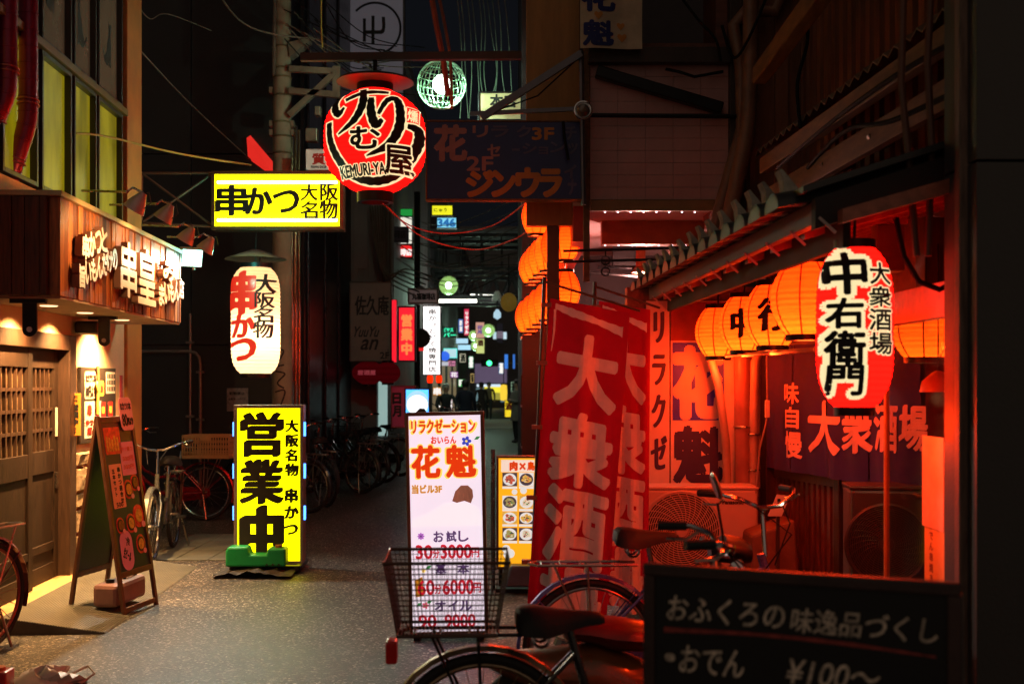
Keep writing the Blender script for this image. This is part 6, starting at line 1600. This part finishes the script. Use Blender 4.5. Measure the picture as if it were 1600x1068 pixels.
for u, r, lb_ in ((576,.30,'dim dark red lantern with faint writing under the cream sign'), (606,.22,'dim dark red lantern overlapping the first under the cream sign')):
    lantern('red_lantern', lb_, P(u, 582, 21.2 if u < 600 else 20.6), r, .42 if u < 600 else .36, .1, DRP, 0, (1,0,0), p=2.2, ribs=10, hang=.2, caph=.03,
            texts=[(EM('dim_pink_ink', (.5,.06,.08), .4), [('居酒屋', 0, 0, r*1.1, .08, {'bold':.05})], .004)] if u < 600 else ())
ag = thing('paper_globe', 'dim amber paper globe hanging at the dark column edge', 'lamp', P(795, 472, 20)); MB().lathe([(.14*cos(a), .16*sin(a)) for a in [(-pi/2)+pi*i/12 for i in range(13)]], 20).build('shade', M('amber_globe', (.35,.2,.04), .5, emit=.12, ecol=(.6,.35,.05)), ag, smooth=True); MB().tube([(0,0,.16),(0,0,.8)], .008, 5).build('cord', CABLE, ag)
wb = thing('bare_bulb_lamp', 'small pale blue lamp under a white cap near the tube lights', 'lamp', P(777, 490, 32)); MB().lathe([(0,-.16),(.1,-.1),(.1,.02),(.03,.12)], 14).build('bulb', EM('pale_blue_bulb', (.5,.75,.9), .8), wb); MB().lathe([(.14,.35),(.14,.45),(.05,.62),(0,.62)], 14).build('cap', WHITE, wb); MB().tube([(0,0,.1),(0,0,.45)], .02, 5).build('stem', CABLE, wb)

# ---------------------------------------------------------------- wire globe lamps
CAGE = M('cage_wire', (.3,.55,.35), .4, metal=.4, bump=0)
def globe(label, c, R, n=14, wire=.0036):
    t = thing('globe_lamp', label, 'lamp', c, 0, 'wire globe lamps along the alley')
    m = MB()
    for i in range(n):
        a = pi*i/n; m.ring((0,0,0), R, wire, (cos(a), sin(a), 0), 36, 4)
    for k in (-.8,-.55,-.25,.05,.35,.6,.82): m.ring((0,0,R*k), R*sqrt(1-k*k), wire, (0,0,1), 36, 4)
    m.build('cage', CAGE, t)
    MB().lathe([(.36*R*cos(a), .40*R*sin(a)) for a in [(-pi/2)+pi*i/12 for i in range(13)]], 18).build('bulb', EM('globe_bulb', (.75,1,.82), 9), t, smooth=True)
    MB().tube([(0,0,.38*R),(0,0,R*1.02)], .012, 6).tube([(0,0,R),(0,0,R*1.4)], .02, 6).build('hanger', BLKMET, t)
    lamp('POINT', (0,0,-.42*R), 110, (.6,1,.72), .03, parent=t)
    return t
g0 = globe('nearest and largest wire globe lamp with a bright green white bulb', P(690, 132, 12.6), .26)
for u, v, Y, s_, lb_ in ((701,446,29,.86,'glowing wire globe lamp above the tube lights'), (763,516,42,.86,'glowing wire globe lamp beside the square dark sign'), (740,524,52,.86,'upper of two wire globe lamps next to the stacked sign'), (743,540,56,.86,'lower of two wire globe lamps next to the stacked sign')):
    t = copy_tree(g0); t.location = P(u, v, Y); t.scale = (s_,)*3; t['label'] = lb_
    for c in KIDS(t):
        if c.type == 'LIGHT': c.data = c.data.copy(); c.data.energy = 40; c.location.z = -.35
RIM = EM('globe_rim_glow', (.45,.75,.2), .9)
for t in [o for o in bpy.data.objects if o.name.startswith('globe_lamp') and o is not g0 and o.parent is None]:
    m = MB(); m.ring((0,-.02,0), .25, .02, (0,1,0), 30, 6); m.lathe([(.24,.03),(.0,.06)], 24, (0,.02,0), Matrix.Rotation(pi/2,4,'X')); m.build('reflector', RIM, t)

# ---------------------------------------------------------------- steel canopy with tube lights over the alley
cn = thing('steel_canopy', 'dark steel canopy frame across the alley with bright tube lights beneath', 'canopy', (-1.0, 33.5, 0))
m = MB(); z0 = H+128*33.5/F
for y in (0, 1.6, 3.2):
    for z in (z0+.15, z0+.95, z0+1.9): m.bar((-2.2,y,z), (2.6,y,z), .1)
    for i in range(9): x = -2.2+i*.58; m.bar((x,y,z0+.15), (x+.3,y,z0+.95), .05); m.bar((x+.3,y,z0+.95), (x+.58,y,z0+.15), .05); m.bar((x,y,z0+.95),(x,y,z0+1.9), .04)
for x in (-2,-1,0,1,2): m.bar((x,0,z0+.2),(x,3.2,z0+.2), .08)
for x in (-1.6, 2.0): m.bar((x,1.2,0),(x,1.2,z0+.15), .16)
m.build('frame', BLKMET, cn)
MB().box(-2.4,-.1,z0+2,2.8,3.4,z0+2.06).build('deck', DKB, cn)
TL = EM('tube_white', (1,.98,.85), 4)
for (u0,v0,u1,v1,Y) in ((686,470,745,470,33.0),(735,462,810,464,33.8)):
    a, b = P(u0,v0,Y)-Vector(cn.location), P(u1,v1,Y)-Vector(cn.location); MB().tube([a,b], .045, 8).build('tube_light', TL, cn)
    MB().bar(a+Vector((0,.0,.09)), b+Vector((0,.0,.09)), .07, .05).build('tube_fitting', BLKMET, cn)
    lamp('POINT', (a+b)/2+Vector((0,-.2,-.25)), 14, (1,.95,.85), .15, parent=cn)

# ---------------------------------------------------------------- people
SKIN = M('skin', (.45,.26,.18), .55, bump=0); HAIR = M('hair_black', (.02,.016,.014), .5, bump=0)
def person(label, loc, rz, top, bottom, hgt=1.68, pose='walk', coat=None, hair=HAIR, cap=None):
    t = thing('person', label, 'person', loc, rz); k = hgt/1.72
    j = {'pel':(0,0,.93,.125),'ab':(0,.0,1.1,.125),'ch':(0,.0,1.3,.15),'nk':(0,.0,1.46,.055),'hd':(0,-.01,1.56,.078),'top':(0,-.005,1.66,.085)}
    e = [('pel','ab'),('ab','ch'),('ch','nk'),('nk','hd'),('hd','top')]
    st_ = .16 if pose == 'walk' else .03
    for s, sg in (('l',1),('r',-1)):
        f = -st_ if sg > 0 else st_
        if pose == 'ride': j.update({s+'hip':(sg*.1,-.02,.92,.10), s+'kn':(sg*.12,-.38+.1*sg,.78+.08*sg,.075), s+'an':(sg*.1,-.28+.14*sg,.36+.1*sg,.048), s+'to':(sg*.1,-.42+.14*sg,.30+.1*sg,.04)})
        else: j.update({s+'hip':(sg*.095,0,.88,.105), s+'kn':(sg*.1,f*.5-.03,.48,.072), s+'an':(sg*.1,f,.085,.048), s+'to':(sg*.11,f-.14,.04,.038)})
        j[s+'sh'] = (sg*.19,0,1.38,.065)
        if pose == 'fold': j.update({s+'el':(sg*.25,-.06,1.12,.052), s+'wr':(sg*.06,-.24,1.16,.038), s+'ha':(-sg*.03,-.25,1.19,.036)})
        elif pose in ('ride','push'): j.update({s+'el':(sg*.27,-.16,1.14,.05), s+'wr':(sg*.25,-.4,1.05,.036), s+'ha':(sg*.25,-.48,1.03,.036)})
        else: j.update({s+'el':(sg*.25,.04-f*.3,1.13,.05), s+'wr':(sg*.26,-.06-f*.6,.88,.036), s+'ha':(sg*.26,-.09-f*.7,.8,.038)})
        e += [('pel',s+'hip'),(s+'hip',s+'kn'),(s+'kn',s+'an'),(s+'an',s+'to'),('ch',s+'sh'),(s+'sh',s+'el'),(s+'el',s+'wr'),(s+'wr',s+'ha')]
    names = list(j)
    me = bpy.data.meshes.new('body'); me.from_pydata([Vector(j[n][:3])*k for n in names], [(names.index(a), names.index(b)) for a, b in e], [])
    o = bpy.data.objects.new('body', me); COL.objects.link(o)
    md = o.modifiers.new('skin', 'SKIN'); md.use_smooth_shade = True
    for n, sv in zip(names, me.skin_vertices[0].data): r = j[n][3]*k; sv.radius = (r, r*.85 if n in ('pel','ab','ch') else r)
    me.skin_vertices[0].data[0].use_root = True
    s2 = o.modifiers.new('sub', 'SUBSURF'); s2.levels = s2.render_levels = 1
    bpy.context.view_layer.update()
    nm = bpy.data.meshes.new_from_object(o.evaluated_get(bpy.context.evaluated_depsgraph_get()))
    bpy.data.objects.remove(o); nm.name = 'body'
    for mt in (SKIN, top, bottom, BLACK): nm.materials.append(mt)
    hands = [Vector(j[s+'ha'][:3])*k for s in 'lr']
    for p in nm.polygons:
        c = p.center
        if min((c-h_).length for h_ in hands) < .065*k: mi = 0
        elif c.z > 1.45*k: mi = 0
        elif c.z < (.09 if pose != 'ride' else .02)*k: mi = 3
        elif c.z < .93*k and abs(c.x) < .2: mi = 2
        else: mi = 1
        p.material_index = mi; p.use_smooth = True
    b = bpy.data.objects.new('body', nm); COL.objects.link(b); b.parent = t
    m = MB(); prof = [(.0,1.735),(.06,1.725),(.096,1.69),(.105,1.63),(.098,1.57),(.085,1.53)]
    n = 16; vs = []
    for r, z in prof:
        for i in range(n):
            a = 2*pi*i/n; fr = -sin(a); rr = r*(1 if fr < .35 or z > 1.67 else .72)
            vs.append((rr*cos(a)*k, (rr*sin(a)+.005)*k, z*k))
    m.add(vs, [(i*n+q_,(i+1)*n+q_,(i+1)*n+(q_+1)%n,i*n+(q_+1)%n) for i in range(len(prof)-1) for q_ in range(n)]); m.build('hair', cap or hair, t, smooth=True)
    if coat:
        m = MB(); m.lathe([(.17,1.40),(.2,1.3),(.185,1.1),(.2,.9),(.235,.62)], 20, (0,0,0)); m.v = [(x*k, y*.72*k, z*k) for x, y, z in m.v]; m.build('coat', coat, t, smooth=True)
    m = MB()
    for sx in (-1,1): m.lathe([(0,-.006),(.011,0),(0,.006)], 8, (sx*.03*k, -.088*k, 1.60*k))
    m.build('eye', BLACK, t)
    return t
NVY = M('navy_coat', (.02,.025,.05), .8); GRC = M('grey_coat', (.22,.19,.17), .8); DKT = M('dark_trousers', (.025,.025,.03), .8); OLV = M('olive_jacket', (.16,.12,.07), .8); WCAP = M('white_cap', (.8,.78,.75), .6, bump=0)
person('person in a long navy coat walking away beside a bicycle', (P(727,0,33).x, 33, 0), radians(170), NVY, DKT, 1.72, 'walk', coat=NVY)
person('person in a grey coat standing with folded arms by the dark column', (P(808,0,32).x, 32, 0), radians(-60), GRC, DKT, 1.72, 'fold', coat=GRC)
person('person with white headgear riding a bicycle toward the camera', (P(696,0,30).x, 30.2, 0), radians(10), DKT, DKT, 1.62, 'ride', cap=WCAP)
person('person in dark clothes far away, farther along than the navy coat', (P(752,0,48).x, 48, 0), radians(175), DKT, DKT, 1.68, 'walk')
person('person in an olive jacket far away before the yellow shop', (P(764,0,54).x, 54, 0), radians(-5), OLV, DKT, 1.7, 'walk')
for (x, y, a, lb_) in ((P(738,0,33.2).x, 33.2, 95, 'bicycle pushed beside the person in the navy coat'), (P(696,0,30).x, 30.5, -82, 'bicycle ridden by the person with white headgear'), (P(708,0,31.5).x, 31.6, 120, 'bicycle parked far off behind the white headgear rider')):
    b = copy_tree(proto); b.location = (x, y, 0); b.rotation_euler = (0,0,radians(a)); b['label'] = lb_; b['group'] = 'bicycles far along the alley'

# ---------------------------------------------------------------- cables overhead
def cab(label, pts, r=.008, mat=CABLE, group=None, n=7):
    """pts: (u, v, Y); a gentle curve through them"""
    p = [P(*q) for q in pts]; sm = []
    for i in range(len(p)-1):
        p0, p1, p2, p3 = p[max(i-1,0)], p[i], p[i+1], p[min(i+2,len(p)-1)]
        for k in range(6):
            t = k/6; sm.append(.5*((2*p1)+(p2-p0)*t+(2*p0-5*p1+4*p2-p3)*t*t+(3*p1-p0-3*p2+p3)*t**3))
    sm.append(p[-1]); t = thing('overhead_cable', label, 'cable', sm[0], 0, group)
    MB().tube([q-sm[0] for q in sm], r, 6).build('sheath', mat, t, smooth=True); return t
REDC = M('red_cable', (.4,.06,.04), .4, bump=0); YELCB = M('yellow_cable', (.45,.32,.05), .5, bump=0); RUSTC = M('rusty_cable', (.25,.07,.04), .6)
cab('yellow brown cable dropping from the top of the frame to the pole arms', [(335,-20,13),(372,30,13.2),(420,52,13.6),(500,62,14)], .010, CABLEG)
cab('thin cable slanting from the ochre pillar down to the red awning', [(216,76,11.4),(300,165,13),(392,250,15)], .008, CABLEG)
cab('yellow lit cable running from an upstairs window toward the yellow sign', [(118,208,9.4),(170,214,10.2),(280,240,11.4),(392,258,12.2)], .010, YELCB)
cab('red cable sagging from the big lantern across the alley', [(598,318,11.1),(640,352,11.3),(700,365,11.5),(770,352,11.3),(822,316,10.6)], .006, REDC)
cab('second red cable sagging lower across the alley', [(604,322,11.1),(660,370,11.6),(740,390,12),(800,375,11.6),(830,356,11)], .006, REDC)
cab('orange lit vertical cable above the pole arms', [(502,-20,13.5),(502,40,13.5),(504,74,13.5)], .010, YELCB)
cab('thin cable fastened at the ochre pillar top', [(216,10,11.3),(235,30,11.6),(262,22,12),(330,48,13)], .005, CABLEG)
GW = 'bundle of wires between the pole and the rusty cable'
LBW = 'thin dark wire of the tangle strung between the pole and the alley top'
for i in range(16):
    u0 = 440+RN.uniform(0,60); v0 = RN.uniform(-30,70); u1 = 620+RN.uniform(-30,140); v1 = v0+RN.uniform(40,120)
    cab(LBW, [(u0,v0,14.2),((u0+u1)/2,(v0+v1)/2+RN.uniform(15,40),14.8),(u1,v1,15.5)], .007, CABLE if i % 3 else CABLEG, GW)
LB2 = 'thin greenish wire hanging among the upright wires above the navy sign'
GN = M('green_wire', (.12,.17,.13), .5, bump=0)
for i in range(10):
    u = 718+i*8+RN.uniform(-3,3); cab(LB2, [(u-8,-30,13.5),(u,40,13.5),(u+RN.uniform(-4,10),120,13.5),(u+RN.uniform(-10,16),185,13.6)], .006, GN, 'upright wires above the navy sign')
for i, (a, lb_) in enumerate((([(672,-20,12),(682,40,12),(692,90,12),(700,150,12)], 'thick rusty red cable bundle coming down in front of the globe lamp'), ([(683,-20,12.1),(697,50,12.1),(704,100,12.1),(706,170,12.1)], 'twisted rusty cable next to the thick red bundle'))):
    cab(lb_, a, .032 if i == 0 else .018, RUSTC)
LB3 = 'thin dark wire crossing the alley beyond the navy sign'
for i in range(14):
    v = 395+RN.uniform(-75,45); cab(LB3, [(590+RN.uniform(-10,40),v+RN.uniform(-40,20),24),(700,v+25,26),(820,v+RN.uniform(-30,30),24)], .010, M('pale_wire', (.4,.38,.34), .5, bump=0) if i % 2 else CABLEG, 'wires crossing beyond the navy sign')
LB4 = 'loose grey cable drooping down the grey building front'
for i in range(6):
    cab(LB4, [(578+i*4,320,21.5),(590+i*3,400+i*6,21.3),(608+i*5,440-i*4,21.2),(650+i*5,462-i*6,22)], .014, CABLEG, 'cables on the grey building front')
hb_ = thing('cross_beam', 'dark steel beam spanning above the big round lantern', 'beam', P(470, 90, 11.0)); a = Vector(hb_.location)
MB().bar((0,0,0), P(815,87,11)-a, .07).build('beam', M('beam_brown', (.07,.035,.028), .5), hb_)
rp_ = thing('sign_pole', 'dark pole carrying a round black disc before the white upright sign', 'pole', (P(652,0,23).x, 23, 0))
MB().tube([(0,0,0),(0,0,P(652,300,23).z)], .06, 10).build('shaft', BLKMET, rp_); a = Vector(rp_.location)
MB().lathe([(0,-.05),(.17,-.04),(.19,0),(.17,.05),(0,.06)], 22, P(657,528,22.9)-a, Matrix.Rotation(pi/2,4,'X')).build('disc', BLACK, rp_, smooth=True)
MB().box(.04,-.1,P(0,548,23).z,.13,-.02,P(0,532,23).z).build('marker', EM('red_marker', (1,.02,.02), .8), rp_)
# more small signs and shop lights along the alley
for i, (r, Y, c, s_, tx, lb_) in enumerate((
    ((716,498,724,520), 39, (.1,.25,.8), .5, '居酒', 'narrow blue upright sign next to the upright red one'),
    ((700,563,712,572), 37, (.9,.3,.5), .6, 'バー', 'small pink lit sign below the cyan rimmed sign'),
    ((718,552,728,566), 45, (.9,.85,.6), .6, '酒', 'small cream lit sign under the pale blue pair'),
    ((732,556,740,575), 55, (.1,.6,.3), .45, '薬', 'slim green lit sign far beyond the globe lamps'),
    ((703,580,716,590), 36, (.5,.1,.6), .5, '花', 'violet lit sign at head height far down the alley'),
    ((676,604,690,618), 27, (1,.45,.1), .6, '串', 'orange lit sign by the small round lanterns'),
    ((716,592,728,604), 48, (.05,.6,.1), .6, 'P', 'bright green lit square sign above the walking people'),
    ((702,618,707,640), 41, (.9,.1,.1), .6, '肉', 'thin red upright sign among the far people'),
    ((779,566,787,584), 56, (.15,.4,.8), .45, '湯', 'small blue sign beside the tall thin blue one'),
    ((798,596,806,612), 45, (.6,.9,.6), .3, '茶', 'pale green sign close to the dark column'),
    ((735,583,741,598), 60, (.9,.6,.2), .5, '麺', 'tiny amber sign far beyond the walking people'))):
    sgn('alley_sign', lb_, r, Y, c, s_, [(WHI if sum(c) < 1.6 else BLACK, [(tx, r[0]+1.5, r[1]+1.5, r[2]-1.5, r[3]-1.5, {'bold':.05,'vert':1} if len(tx) > 1 and r[3]-r[1] > r[2]-r[0] else {'bold':.05})])], b=.01)
for i, (a, lb_) in enumerate((([(1500,60,4.6),(1400,118,5.2),(1300,190,6.2),(1215,262,7.6)], 'black cable running along the rusty awning edge'), ([(1480,150,4.6),(1390,190,5.2),(1320,205,5.8),(1262,262,6.6)], 'drooping black cable below the rusty awning edge'),
        ([(1256,-20,7.5),(1262,60,7.4),(1246,130,7.3),(1250,200,7.2)], 'black cable dangling down the corrugated upper wall'), ([(1128,40,9.05),(1146,90,9.0),(1170,60,8.9),(1200,-10,8.8)], 'looped black cable between the brown pipes'), ([(1060,-10,9.1),(1090,30,9.05),(1118,62,9.0),(1126,96,9.0)], 'black cable slanting down to the dark steel beam'))):
    cab(lb_, a, .012)
